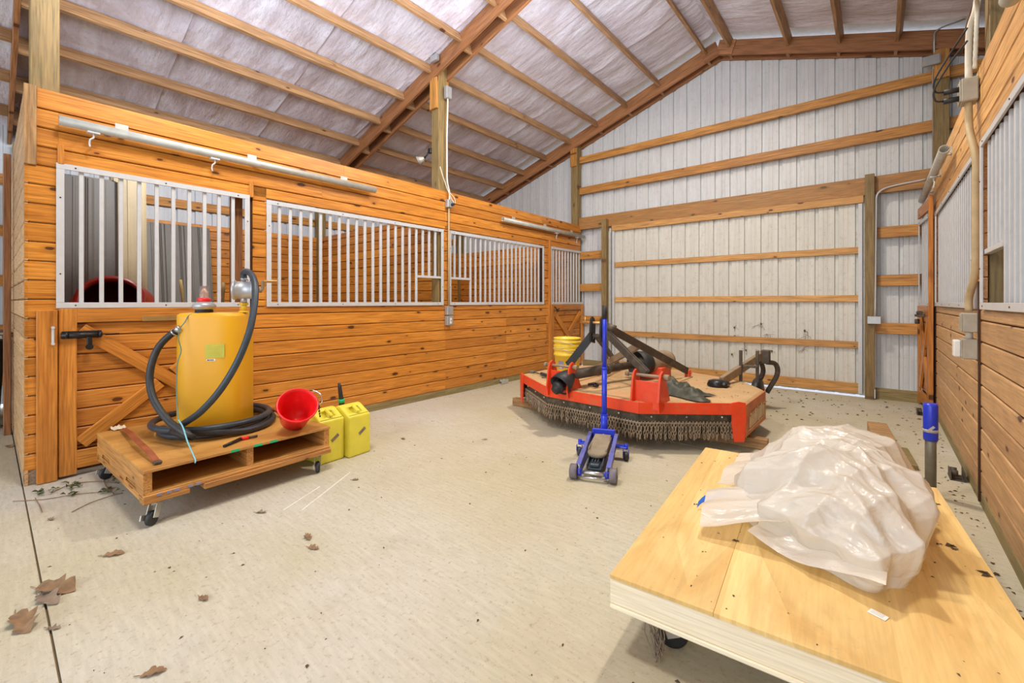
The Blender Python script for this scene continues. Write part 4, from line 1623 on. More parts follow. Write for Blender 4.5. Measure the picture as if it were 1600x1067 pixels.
tag(m.build('tape_marks', 'green_plastic', ct), 'green tape marks', kind='stuff')
for (x, y, a_) in ((hx - .06, -hy + .07, 40), (hx - .06, hy - .07, 65), (-hx + .06, -hy + .07, 10), (-hx + .06, hy - .07, 30)):
    m = MB().bx(-.045, .045, -.035, .035, .130, .136, .001).cyl((0, 0, .11), (0, 0, .13), .022, 12)
    m.bar((0, -.022, .12), (.03, -.022, .045), .004, .04).bar((0, .022, .12), (.03, .022, .045), .004, .04).bar((.03, -.03, .045), (.075, -.03, .06), .006, .03)
    c_ = m.build('caster', 'galvanized', ct, (x, y, 0), (0, 0, R(a_ - 90)))
    MB().lathe([(.0, -.014), (.030, -.015), (.040, -.012), (.042, 0), (.040, .012), (.030, .015), (0, .014)], (.03, 0, .0425), 20, Matrix.Rotation(R(90), 3, 'X')).build('wheel', 'rubber', c_)

ZC = zt + .001
# ---------------- yellow tank
TK = Vector((-3.885, 1.13, ZC))
tk = tag(empty('fuel_tank', TK, TH * 0 + R(-35)), 'upright yellow fuel transfer tank with rounded corners on the pallet cart', 'tank')
m = MB()


def sqring(r, z, e=4.2, seg=48):
    out = []
    for k_ in range(seg):
        a_ = k_ * 2 * PI / seg
        c_, s2 = math.cos(a_), math.sin(a_)
        q = (abs(c_) ** e + abs(s2) ** e) ** (-1 / e)
        out.append((q * c_ * r, q * s2 * r, z))
    return out


rings = [sqring(.02, .0), sqring(.20, .0), sqring(.214, .006), sqring(.218, .02), sqring(.218, .845), sqring(.214, .860), sqring(.200, .870), sqring(.180, .872), sqring(.02, .876)]
vs = [v for r_ in rings for v in r_]
fs = []
for i in range(len(rings) - 1):
    for k_ in range(48):
        fs.append((i * 48 + k_, i * 48 + (k_ + 1) % 48, (i + 1) * 48 + (k_ + 1) % 48, (i + 1) * 48 + k_))
fs.append(tuple(range(48)))
fs.append(tuple((len(rings) - 1) * 48 + k_ for k_ in range(48)))
m.add(vs, fs, True)
m.build('body', 'tank_yellow', tk)
# label on the face towards the camera right
m = MB().box((.219, .06, .60), (.0016, .12, .10))
m.build('label', 'label_yellow', tk)
m = MB()
for z in (.635, .62, .605, .59, .575):
    m.box((.2203, .06, z), (.0008, .09, .003))
m.box((.2203, .06, .642), (.0008, .10, .004))
m.build('label_print', 'fitting_yellow', tk)
m = MB().box((.219, .035, .535), (.0016, .055, .014))
m.build('sticker', 'paper', tk)
m = MB()
for i, dy in enumerate((-.064, -.055, -.046, -.038, -.030)):
    m.box((.2203, dy + .08, .535), (.0008, .006 if i else .009, .009))
m.build('sticker_print', 'black_print', tk)
# fill cap with clear tube
cap = MB().lathe([(0, 0), (.058, 0), (.058, .022), (.05, .024), (0, .024)], (0, 0, 0), 24).build('cap_base', 'black_plastic', tk, (.05, -.16, .872))
cap.location = (.06, -.065, .872)
MB().lathe([(.05, .022), (.072, .035), (.078, .052), (.066, .07), (.045, .082), (0, .084)], (0, 0, 0), 28).build('cap', 'pump_alu', cap)
MB().lathe([(0, .082), (.040, .082), (.043, .088), (.043, .105), (.038, .11), (0, .112)], (0, 0, 0), 24).build('cap_ring', 'red_plastic', cap)
MB().lathe([(.030, .108), (.030, .200), (.026, .200), (.026, .108)], (0, 0, 0), 20).cyl((0, 0, .108), (0, 0, .198), .003, 8).build('sight_tube', 'clear_plastic', cap)

# rotary hand pump (stands in the tank)
PP = ray(381, 489, 3.36)
pp = tag(empty('hand_pump', (PP.x, PP.y, TK.z + .872)), 'aluminium rotary hand pump with wooden crank handle on top of the yellow tank', 'pump')
m = MB().cyl((0, 0, 0), (0, 0, .012), .034, 20).cyl((0, 0, .01), (0, 0, .075), .021, 20).bx(-.026, .026, -.026, .026, .055, .075, .004)
m.build('neck', 'fitting_yellow', pp)
axp = (Vector((-.82, -.57, 0))).normalized()    # pump axis faces towards the left stalls' near end
right = Vector((math.cos(TH), math.sin(TH), 0))
fwd = Vector((-math.sin(TH), math.cos(TH), 0))
ax2 = (-right * .93 - fwd * .36).normalized()
Mp = (-ax2).to_track_quat('Z', 'Y').to_matrix()
cp = Vector((0, 0, .172))
m = MB().lathe([(0, -.075), (.066, -.075), (.075, -.068), (.075, -.055), (.067, -.052), (.067, .052), (.075, .055), (.075, .068), (.066, .075), (0, .075)], cp, 32, Mp)
m.cyl((0, 0, .075), (0, 0, .12), .022, 14)
m.build('pump_body', 'pump_alu', pp)
m = MB().cyl((0, 0, .238), (0, 0, .300), .017, 14).cyl((0, 0, .25), (0, 0, .265), .023, 6).cyl((0, 0, .285), (0, 0, .30), .022, 6)
m.build('outlet', 'pump_alu', pp)
e = cp - ax2 * .075
m = MB().cyl(e, e - ax2 * .05, .012, 10).bar(e - ax2 * .05, e - ax2 * .055 + Vector((0, 0, .075)), .012, .022, .002)
m.cyl(e - ax2 * .03, e - ax2 * .045, .020, 10)
m.build('crank', 'steel_tan', pp)
h0 = e - ax2 * .055 + Vector((0, 0, .07))
MB().tube([h0, h0 - ax2 * .02, h0 - ax2 * .095, h0 - ax2 * .10], [.007, .011, .012, .008], 10).build('handle', 'brass', pp)

# hose
K0 = 3.36
hp = [ray(381, 434, 3.36), ray(381, 427, 3.35), ray(386, 424, 3.31), ray(394, 431, 3.25), ray(399, 448, 3.2), ray(397, 480, 3.13), ray(389, 520, 3.05), ray(371, 565, 2.99),
      ray(345, 608, 2.95), ray(315, 642, 2.95), ray(290, 660, 3.0)]
cc = Vector((TK.x, TK.y, 0))
def ringpt(az, r_, z):
    return cc + Vector((math.cos(az) * r_, math.sin(az) * r_, z))
zc = ZC + .027
left = math.atan2(-right.y, -right.x)
coil = []
# pump line comes in at the left, then runs around the tank (front side first)
for k_ in range(0, 40):
    a_ = left - .1 + k_ * (2 * PI * 1.76) / 39
    lay = k_ / 19.5
    coil.append(ringpt(a_, .335 + .045 * (1 if lay > 1 else lay) * math.cos(a_ * .5 + 1) ** 2 + (.012 if lay > 1 else 0), zc + (.052 if lay > 1.0 else .052 * max(0, lay - .6) / .4)))
lf = [ray(300, 683, 2.87), ray(268, 662, 2.91), ray(243, 630, 2.97), ray(234, 598, 3.02), ray(237, 568, 3.06), ray(248, 542, 3.09), ray(264, 525, 3.11), ray(276, 517, 3.12)]
hs = tag(empty('hose', (TK.x, TK.y, ZC)), 'thick black rubber hose looping over the yellow tank and coiled round its foot', 'hose')
allp = hp + [ray(270, 672, 3.08)] + coil[2:]
m = MB().tube(smooth(allp, 6), .0225, 14)
wb(m, 'hose_line', 'blue_rubber', hs)
m = MB()
# a further loose wrap lying lower
lp = [ringpt(left - 1.3 - k_ * (2 * PI - 1.3 - 1.45) / 18, .385 + .01 * math.sin(k_ * .7), zc + (.05 * max(0, (k_ - 12) / 6))) for k_ in range(19)] + lf
m.tube(smooth(lp, 3), .0225, 12)
wb(m, 'hose_end_loop', 'rubber', hs)
a_ = ray(276, 517, 3.12)
b_ = ray(283, 512, 3.125)
m = MB().cyl(a_, b_, .027, 14).cyl(ray(272, 520, 3.12), ray(274, 518.5, 3.12), .030, 14)
wb(m, 'coupling', 'chrome', hs)
# string
sg = tag(empty('string', (TK.x + .1, TK.y - .25, ZC)), 'thin blue green string hanging from the tank cap down to the pallet cart', 'string')
m = MB().tube(smooth([ray(311, 489, 3.17), ray(296, 492, 3.13), ray(289, 503, 3.10), ray(281, 514, 3.07), ray(279, 530, 3.06), ray(283, 548, 3.06), ray(277, 570, 3.02), ray(276, 620, 2.95), ray(279, 658, 2.80)], 6), .0035, 6)
wb(m, 'string_dark', 'string_green', sg)
m = MB().tube(smooth([ray(279, 656, 2.80), ray(286, 668, 2.78), ray(293, 690, 2.74), ray(300, 706, 2.71), ray(305, 718, 2.66), ray(305, 723, 2.64)], 6), .004, 6)
wb(m, 'string_light', 'string_cyan', sg)

# things lying on cart
def onz(px, py, z):
    k_ = 685 * (H - z) / (py - 471.5)
    p = ray(px, py, k_)
    return p


a_, b_, c_ = onz(192, 670, ZC + .012), onz(214, 688, ZC + .05), onz(246, 722, ZC + .012)
st_ = tag(empty('strap', (b_.x, b_.y, ZC)), 'reddish brown leather strap with a metal end lying at the cart left front', 'strap')
P_ = smooth([a_, a_.lerp(b_, .5) + Vector((0, 0, .012)), b_, b_.lerp(c_, .6) + Vector((0, 0, .01)), c_], 5)
m = MB()
for i in range(len(P_) - 1):
    m.bar(P_[i], P_[i + 1] + (P_[i + 1] - P_[i]) * .1, .034, .007, .001)
wb(m, 'band', 'leather', st_)
m = MB().box(c_ + Vector((.004, -.0, .0)), (.03, .04, .018), None, .004)
wb(m, 'buckle', 'steel_brown', st_)
a_, b_, c_ = onz(350, 697, ZC + .01), onz(375, 686, ZC + .012), onz(402, 681, ZC + .01)
pl_ = tag(empty('pliers', (b_.x, b_.y, ZC)), 'pliers with a red grip lying on the cart front edge', 'pliers')
m = MB().tube([a_, b_], [.010, .012], 8).tube([b_, b_ + (b_ - a_) * .25 + Vector((0, .01, 0))], [.012, .006], 6)
wb(m, 'jaws', 'black_metal', pl_)
m = MB().tube([b_ - Vector((.01, 0, 0)), b_.lerp(c_, .5)], .012, 8)
wb(m, 'grip', 'red_plastic', pl_)
m = MB().tube([b_.lerp(c_, .5), c_ + Vector((0, 0, .0))], .008, 8)
wb(m, 'grip_end', 'steel_brown', pl_)
a_, b_ = onz(416, 642, ZC + .02), onz(446, 650, ZC + .02)
wd_ = tag(empty('wood_scrap', ((a_.x + b_.x) / 2, (a_.y + b_.y) / 2, ZC)), 'curved dark wooden piece on the cart between hose and red feed bucket', 'wood scrap')
m = MB().tube(smooth([a_, a_.lerp(b_, .4) + Vector((0, 0, .025)), b_], 5), [.010 + .004 * (i % 3) for i in range(11)], 8)
wb(m, 'piece', 'leather', wd_)
a_ = onz(185, 669, ZC + .004)
rg = tag(empty('rag', (a_.x, a_.y, ZC)), 'small pale crumpled rag on the far left corner of the cart', 'rag')
m = MB()
vs = []
for j in range(9):
    for i in range(9):
        vs.append((a_.x + (i / 8 - .5) * .12, a_.y + (j / 8 - .5) * .08, ZC + .004 + .03 * abs(noise.noise(Vector((i * .6, j * .7, 3))))))
m.add(vs, [(j * 9 + i, j * 9 + i + 1, j * 9 + i + 10, j * 9 + i + 9) for j in range(8) for i in range(8)], True)
wb(m, 'cloth', 'white_wood', rg)

# red feed bucket on its side
FB = ray(466, 640, 3.24)
fb = tag(empty('feed_bucket', (FB.x, FB.y, ZC)), 'bright red plastic feed bucket tipped on its side at the cart right end', 'bucket')
mouth = (right * .40 - fwd * .58 + Vector((0, 0, .62))).normalized()
Mb = mouth.to_track_quat('Z', 'Y').to_matrix()
c0 = Vector((0, 0, FB.z - ZC)) + fwd * .0 - right * .015 - Vector((0, 0, .012))
prof = [(0, -.13), (.075, -.13), (.095, -.115), (.125, .06), (.134, .085), (.138, .085), (.142, .090), (.136, .096), (.128, .092), (.118, .06), (.088, -.108), (0, -.120)]
MB().lathe(prof, c0, 36, Mb).build('shell', 'red_plastic', fb)
m = MB()
pts = [c0 + Mb @ Vector((math.cos(a_) * .142, math.sin(a_) * .142, .085)) for a_ in [R(-50 + 12 * k_) for k_ in range(10)]]
pts = [c0 + Mb @ Vector((.138, -.02, .08)), c0 + Mb @ Vector((.165, .0, .10)), c0 + Mb @ Vector((.15, .05, .13)), c0 + Mb @ Vector((.10, .10, .12))]
m.tube(smooth(pts, 4), .003, 6)
m.build('bail', 'chrome', fb)
m = MB()
q = c0 + Mb @ Vector((.14, -.02, .075))
for k_ in range(5):
    p_ = q + Vector((.006 * k_, 0, -.018 * k_))
    m.box(p_, (.014, .008, .016), Matrix.Rotation(k_ * .8, 3, 'Z'), .002)
m.build('snap_hook', 'steel_brown', fb)

# fuel cans
def fuel_can(c, rz, lab, w_=.215, dp=.30, hh=.345):
    t = tag(empty('fuel_can', c, rz), lab, 'fuel can', 'yellow fuel cans beside the cart')
    bm = bmesh.new()
    # front face looks to local +X
    x0, x1 = -dp, 0
    prof = [(0, 0), (0, hh * .98), (-.03, hh * 1.02), (-.13, hh + .065), (-.17, hh + .068), (-.235, hh + .03), (-dp, hh - .03), (-dp, 0)]
    vsL = [bm.verts.new((x, -w_ / 2, z)) for x, z in prof]
    vsR = [bm.verts.new((x, w_ / 2, z)) for x, z in prof]
    n_ = len(prof)
    bm.faces.new(vsL)
    bm.faces.new(list(reversed(vsR)))
    for i in range(n_):
        j = (i + 1) % n_
        bm.faces.new((vsL[i], vsR[i], vsR[j], vsL[j]))
    bmesh.ops.recalc_face_normals(bm, faces=bm.faces)
    bmesh.ops.bevel(bm, geom=bm.edges[:], offset=.018, segments=3, affect='EDGES', profile=.6)
    me = D.meshes.new('body')
    bm.to_mesh(me)
    bm.free()
    me.polygons.foreach_set('use_smooth', [True] * len(me.polygons))
    me.materials.append(MATS['can_yellow'])
    o = put('body', me, t)
    # grip: recess as dark-free hollow made of a bridge over a pocket
    cut = MB().bx(-.17, -.075, -w_ / 2 + .03, w_ / 2 - .03, hh - .005, hh + .022, .008).mesh('cut')
    co = D.objects.new('cutter', cut)
    COL.objects.link(co)
    md = o.modifiers.new('pocket', 'BOOLEAN')
    cut2 = MB().box((-.055, 0, hh + .05), (.075, w_ * .45, .10), Matrix.Rotation(R(35), 3, 'Y'), .012)
    co.data = cut2.mesh('cut')
    co.parent = t
    md.object = co
    md.solver = 'EXACT'
    bpy.context.view_layer.update()
    dg = bpy.context.evaluated_depsgraph_get()
    nm = D.meshes.new_from_object(o.evaluated_get(dg))
    o.modifiers.clear()
    o.data = nm
    nm.name = 'body'
    if not nm.materials:
        nm.materials.append(MATS['can_yellow'])
    D.objects.remove(co)
    MB().bar((-.105, 0, hh + .062), (-.015, 0, hh + .022), .032, .022, .008).build('grip', 'can_yellow', t)
    return t


c1 = fuel_can((-3.375, 1.787, 0), R(4), 'yellow fuel can touching the cart end, dark cap on top')
c2 = fuel_can((-3.35, 2.015, 0), R(6), 'yellow fuel can with upright black spout and green ring')
for c_, dz in ((c1, .19), (c2, .20)):
    MB().box((.0015, .02, dz), (.003, .075, .026), Matrix.Rotation(R(35), 3, 'X'), .001).build('torn_label', 'leaf_grey', c_)
MB().cyl((-.235, 0, .35), (-.245, 0, .40), .040, 20).cyl((-.244, 0, .40), (-.248, 0, .425), .030, 18).build('cap', 'black_plastic', c1)
MB().cyl((-.248, 0, .425), (-.25, 0, .45), .024, 16).build('cap_top', 'lamp_shade', c1)
MB().tube(smooth([(-.22, -.08, .36), (-.23, -.10, .42), (-.22, -.16, .47), (-.22, -.19, .50)], 4), [.022, .02, .019, .018, .017, .017, .016, .016, .015, .014, .014, .013, .012], 10).build('spout', 'black_plastic', c1)
MB().tube([(-.235, -.01, .35), (-.24, -.01, .43), (-.236, -.02, .47), (-.238, -.03, .55), (-.238, -.035, .585)], [.027, .021, .018, .016, .012], 12).build('spout', 'black_plastic', c2)
MB().cyl((-.24, -.01, .415), (-.239, -.012, .445), .027, 16).build('spout_ring', 'green_plastic', c2)


# ---------------- floor jack
JP = Vector((-1.575, 2.80, 0))
jd = Vector((-1.80, 3.39, 0)) - JP
jk = tag(empty('floor_jack', (JP.x, JP.y, 0), math.atan2(jd.y, jd.x)), 'blue hydraulic floor jack with tall upright handle in the middle of the floor', 'jack')
# local +X points from the front wheels to the handle
for sy in (-1, 1):
    poly = [(-.03, .05), (.05, .035), (.40, .04), (.60, .05), (.64, .09), (.63, .165), (.52, .185), (.40, .16), (.20, .125), (.0, .105), (-.035, .09)]
    MB().prism(poly, .008, None, (0, sy * .098, 0)).build('side_plate', 'blue_paint_worn', jk)
    MB().bar((-.0, sy * .108, .108), (.24, sy * .108, .14), .036, .006, .002).bar((.24, sy * .108, .14), (.56, sy * .108, .188), .03, .006, .002).build('side_flange', 'blue_paint_worn', jk)
    w_ = MB().lathe([(0, -.026), (.048, -.026), (.053, -.02), (.053, .02), (.048, .026), (0, .026)], (-.0, sy * .142, .0535), 24, Matrix.Rotation(R(90), 3, 'X')).build('front_wheel', 'jack_wheel', jk)
    MB().cyl((0, sy * .168, .0535), (0, sy * .176, .0535), .012, 12).build('wheel_nut', 'chrome', w_)
    m = MB().bar((.53, sy * .10, .10), (.52, sy * .20, .10), .07, .012, .004).cyl((.52, sy * .19, .085), (.52, sy * .19, .125), .016, 12)
    m.bar((.50, sy * .19 - .022, .085), (.50, sy * .19 - .022, .04), .03, .005, 0, (0, 1, 0)).bar((.50, sy * .19 + .022, .085), (.50, sy * .19 + .022, .04), .03, .005, 0, (0, 1, 0))
    cs = m.build('rear_caster', 'blue_paint', jk)
    MB().lathe([(0, -.016), (.032, -.016), (.036, -.01), (.036, .01), (.032, .016), (0, .016)], (.49, sy * .19, .0365), 20, Matrix.Rotation(R(90), 3, 'X') @ Matrix.Rotation(R(25), 3, 'Y')).build('wheel', 'rubber', cs)
MB().cyl((0, -.12, .0535), (0, .12, .0535), .014, 12).cyl((-.03, -.10, .03), (-.03, .10, .03), .007, 8).build('front_axle', 'chrome', jk)
for sy in (-1, 1):
    MB().cyl((0, sy * .085, .0535), (0, sy * .115, .0535), .026, 14).build('axle_hub', 'blue_paint', jk)
# lift arm, cover with cup, cylinder
poly = [(.18, .085), (.24, .165), (.56, .185), (.58, .10)]
MB().prism([(.20, .13), (.26, .150), (.54, .182), (.54, .172), (.26, .14), (.20, .12)], .13, None, (0, 0, 0)).bx(.22, .54, -.072, -.062, .09, .165, .002).bx(.22, .54, .062, .072, .09, .165, .002).build('cover', 'jack_dust', jk)
MB().lathe([(0, .115), (.060, .115), (.070, .125), (.072, .145), (.060, .145), (.055, .130), (0, .130)], (.20, 0, 0), 28).build('saddle', 'jack_dust', jk)
m = MB()
for sy in (-1, 1):
    m.bar((.06, sy * .055, .075), (.26, sy * .055, .12), .010, .04, .002)
m.bar((.05, 0, .06), (.20, 0, .09), .10, .02, .003).bx(.06, .16, -.035, .035, .075, .10, .006)
for y in (-.02, .0, .02):
    m.bx(.09, .14, y - .005, y + .005, .10, .115, .002)
m.build('lift_arm', 'blue_rubber', jk)
m = MB().bx(.575, .60, -.095, .095, .12, .215, .006).bx(.55, .60, -.09, .09, .10, .12, .004)
m.build('rear_plate', 'blue_paint', jk)
m = MB().cyl((.575, -.02, .165), (.575, .02, .165), .010, 10).cyl((.572, 0, .165), (.566, 0, .165), .014, 6)
m.build('release_bolts', 'chrome', jk)
lean = Vector((-.0, -.005, 1)).normalized()
b0 = Vector((.615, 0, .16))
MB().cyl(b0, b0 + lean * .17, .030, 18).cyl(b0 + lean * .165, b0 + lean * .175, .032, 18).build('handle_socket', 'blue_paint', jk)
hd = MB().cyl(b0 + lean * .10, b0 + lean * .56, .0225, 18).cyl(b0 + lean * .56, b0 + lean * 1.06, .0185, 18).cyl(b0 + lean * .555, b0 + lean * .575, .0245, 18).build('handle', 'blue_paint', jk)
MB().cyl(b0 + lean * .985, b0 + lean * 1.10, .0215, 16).build('handle_grip', 'black_plastic', hd)

# ---------------- plywood platform
PA = Vector((-.763, 1.481, 0))
pf = tag(empty('platform', (PA.x, PA.y, 0), R(5.2)), 'large low platform topped with plywood sheets on casters, right foreground', 'platform')
PW, PLn, PT = 1.17, 1.725, .28
sheets = [(0, .353, 0, PLn), (.3538, PW, 0, .93), (.3538, PW, .9308, PLn)]
for (a, b, c_, d_) in sheets:
    cx_, cy_ = (a + b) / 2, (c_ + d_) / 2
    MB().box((0, 0, 0), (b - a, d_ - c_, .015), None, .001).build('plywood', 'plywood_sheet', pf, (cx_, cy_, PT - .0075))
for (y, x0, x1) in ((.012, 0, PW), (PLn - .012, 0, PW)):
    lumber('side_board', (x0, y, PT - .061), (x1, y, PT - .061), .022, .089, 'white_wood', pf)
for x in (.012, PW - .012, .35, .8):
    lumber('side_board' if x in (.012, PW - .012) else 'joist', (x, .024, PT - .061), (x, PLn - .024, PT - .061), .022, .089, 'white_wood', pf)
MB().box((0, 0, 0), (.70, PLn - .03, .012), None, .001).build('bottom_sheet', 'white_wood', pf, (.352, PLn / 2 - .02, PT - .112))
MB().box((0, 0, 0), (.705, .06, .022), None, .002).build('bottom_lath', 'white_wood', pf, (.354, .035, PT - .118))
for (x, y) in ((.16, .14), (PW - .1, .14), (.16, PLn - .14), (PW - .1, PLn - .14)):
    m = MB().bx(-.05, .05, -.04, .04, .152, .160, .001).cyl((0, 0, .13), (0, 0, .155), .026, 12)
    m.bar((0, -.026, .14), (.03, -.026, .05), .004, .045).bar((0, .026, .14), (.03, .026, .05), .004, .045)
    c_ = m.build('caster', 'galvanized', pf, (x, y, 0), (0, 0, R(20)))
    MB().lathe([(0, -.016), (.04, -.016), (.052, -.012), (.052, .012), (.04, .016), (0, .016)], (.03, 0, .0525), 20, Matrix.Rotation(R(90), 3, 'X')).build('wheel', 'rubber', c_)
m = MB()
random.seed(11)
for i in range(26):
    a_ = Vector((.14 + random.uniform(-.03, .05), .05 + random.uniform(-.01, .04), .155))
    b_ = Vector((.165 + random.uniform(-.015, .015), .045 + random.uniform(-.015, .015), random.uniform(.0, .06)))
    m.tube([a_, (a_ + b_) / 2 + Vector((random.uniform(-.02, .02), random.uniform(-.01, .01), 0)), b_], .0018, 3, False)
tag(m.build('cobweb', 'leaf_grey', pf), 'dusty cobweb strand hanging to the floor', kind='stuff')

a_ = onz(1372, 961, PT)
pt_ = tag(empty('paper_tag', (a_.x, a_.y, PT + .001), R(-20)), 'small white paper tag lying on the plywood in front of the plastic bundle', 'tag')
MB().box((0, 0, .0008), (.048, .030, .0012)).build('paper', 'paper', pt_)
m = MB()
for k_ in range(3):
    m.box((-.002, .008 - k_ * .007, .0017), (.034, .0014, .0006))
m.build('print', 'galvanized', pt_)

# ---------------- plastic sheeting bundle
sh = tag(empty('plastic_sheeting', (-.12, 2.45, PT)), 'big crumpled bundle of translucent plastic sheeting on the plywood platform', 'plastic sheet')
# footprint outline in plan (angle -> radius), crest offset
FP = [(.13, 2.55), (.105, 2.25), (.055, 2.02), (-.02, 1.93), (-.16, 1.99), (-.32, 2.08), (-.46, 2.20), (-.52, 2.36), (-.54, 2.55), (-.50, 2.76), (-.36, 2.94), (-.16, 3.06), (.0, 3.05), (.10, 2.85)]
c2_ = Vector((-.13, 2.50))
pol = sorted([(math.atan2(y - c2_.y, x - c2_.x), math.hypot(x - c2_.x, y - c2_.y)) for x, y in FP])


def frad(a):
    for i in range(len(pol)):
        a0, r0 = pol[i]
        a1, r1 = pol[(i + 1) % len(pol)]
        if i == len(pol) - 1:
            a1 += 2 * PI
        aa = a
        if aa < a0:
            aa += 2 * PI
        if a0 <= aa <= a1:
            t_ = (aa - a0) / (a1 - a0)
            t_ = t_ * t_ * (3 - 2 * t_)
            return r0 + (r1 - r0) * t_
    return pol[0][1]


def crease(p, s_, sd):
    """piecewise planar crumple: distance to nearest random ridge points"""
    d_, _ = noise.voronoi(Vector((p.x * s_, p.y * s_, p.z * s_ + sd)))
    return d_[1] - d_[0], d_[0]


NA, NR = 340, 150
FOLDS = [(4, 11, 3, .028, .3, 2.6), (-3, 9, 6, .024, 1.9, 2.0), (9, 14, -4, .022, .8, 3.0), (-12, 7, 5, .022, 2.2, 2.4), (7, 24, 8, .013, .1, 4.0), (14, -16, 4, .013, 1.1, 3.0), (6, 42, 12, .006, .5, 6.0), (24, 30, 5, .006, .9, 5.0)]
vs = []
for j in range(NR + 1):
    f = j / NR
    for i in range(NA):
        a_ = -PI + 2 * PI * i / NA
        R0 = frad(a_)
        # profile: bulging sides
        if f < .75:
            q = f / .75
            rr = R0 * q * 1.04
            hgt = .395 * (1 - q ** 2.6 * .50)
        else:
            q = (f - .75) / .25
            rr = R0 * (1.04 + .02 * math.sin(q * PI) - .09 * q)
            hgt = .395 * .50 * (1 - q)
        x = c2_.x + rr * math.cos(a_)
        y = c2_.y + rr * math.sin(a_)
        # lower towards the near-left
        low = max(0, (-.30 - x)) * .55 + max(0, 2.30 - y) * .42
        hgt *= max(.30, 1 - low * 1.75)
        P = Vector((x, y, hgt))
        # taut folds: sharp ridges fanning from the left, crossed by a few creases
        wv = noise.noise(Vector((x * 2.2, y * 2.2, 4)))
        w2 = noise.noise(Vector((x * 4.5, y * 4.5, hgt * 3 + 8)))
        dsp = 0
        for (kx, ky, kz, am, ph, wp) in FOLDS:
            q_ = kx * x + ky * y + kz * hgt + ph + wp * wv + .5 * w2
            dsp += am * (.6 - abs(math.sin(q_)) ** .8)
        dsp += .05 * wv
        nrm = Vector((math.cos(a_) * f, math.sin(a_) * f, 1.25 - f)).normalized()
        edge = 1 if f < .92 else (1 - f) / .08
        P = P + nrm * dsp * edge * min(1, f * 6 + .3)
        P.z = max(.004, P.z)
        vs.append((P.x, P.y, PT + P.z))
fs = []
for j in range(NR):
    for i in range(NA):
        fs.append((j * NA + i, j * NA + (i + 1) % NA, (j + 1) * NA + (i + 1) % NA, (j + 1) * NA + i))
m = MB().add(vs, fs, True)
wb(m, 'bundle', 'poly_sheeting', sh)


def flap(name, quad, amp, freq, seed, nu=70, nv=36):
    """curled sheet spanned by four corner curves (world points), folds run along u"""
    A, B, C_, D_ = [Vector(q) for q in quad]
    vs = []
    for j in range(nv + 1):
        v_ = j / nv
        for i in range(nu + 1):
            u = i / nu
            p = A.lerp(B, u).lerp(D_.lerp(C_, u), v_)
            q = noise.noise(Vector((u * 1.5, v_ * freq, seed)))
            q2 = 1 - 2 * abs(noise.noise(Vector((u * .8 + 3, v_ * freq * 1.7, seed + 5))))
            p.z += amp * (q + .6 * q2 * .5 + .35)
            p.y += .3 * amp * noise.noise(Vector((u * 3, v_ * 3, seed + 1)))
            p.z = max(p.z, PT + .004)
            vs.append(tuple(p))
    fs = [(j * (nu + 1) + i, j * (nu + 1) + i + 1, (j + 1) * (nu + 1) + i + 1, (j + 1) * (nu + 1) + i) for j in range(nv) for i in range(nu)]
    return wb(MB().add(vs, fs, True), name, 'poly_sheeting', sh)


flap('fold', [(-.655, 2.42, PT + .04), (-.12, 2.20, PT + .245), (-.12, 2.62, PT + .335), (-.62, 2.82, PT + .09)], .05, 3.4, 2)
flap('fold', [(-.60, 1.965, PT + .015), (-.17, 2.08, PT + .15), (-.17, 2.36, PT + .235), (-.645, 2.29, PT + .06)], .045, 3.2, 6)
flap('fold', [(-.42, 2.04, PT + .02), (.02, 1.885, PT + .02), (.04, 2.10, PT + .16), (-.30, 2.22, PT + .14)], .05, 3.4, 9)
# blue tape end
a_ = onz(1090, 789, PT + .02)
b_ = onz(1135, 772, PT + .05)
tp_ = tag(empty('blue_tape', (a_.x, a_.y, PT)), 'scrap of blue tape sticking out left of the plastic bundle', 'tape')
m = MB()
vs = []
for i in range(12):
    u = i / 11
    p = a_.lerp(b_, u) + Vector((0, .01 * math.sin(u * 9), .015 * abs(math.sin(u * 7))))
    w_ = .022 + .02 * math.sin(u * PI)
    vs += [(p.x, p.y - w_ / 2, max(PT + .003, p.z - .01)), (p.x, p.y + w_ / 2, p.z + .012)]
m.add(vs, [(2 * i, 2 * i + 2, 2 * i + 3, 2 * i + 1) for i in range(11)], True)
m.add([(v[0] + .0, v[1], v[2] + .002) for v in vs], [(2 * i, 2 * i + 1, 2 * i + 3, 2 * i + 2) for i in range(11)], True)
wb(m, 'strip', 'blue_tape', tp_)

# ---------------- pipe stand with blue sleeve
ps = tag(empty('pipe_stand', (.268, 4.02, 0)), 'grey steel pipe standing upright with a blue taped top behind the platform', 'pipe')
MB().cyl((0, 0, 0), (0, 0, .50), .029, 20).build('pipe', 'pipe_steel', ps)
m = MB().tube([(0, 0, .37), (0, 0, .385), (0, 0, .60), (0, 0, .615)], [.036, .038, .038, .034], 20)
m.build('sleeve', 'blue_paint', ps)
MB().tube([(0, 0, .425), (0, 0, .445)], [.0385, .0385], 20).bar((-.02, -.036, .43), (.015, -.037, .47), .004, .014).build('worn_band', 'galvanized', ps)

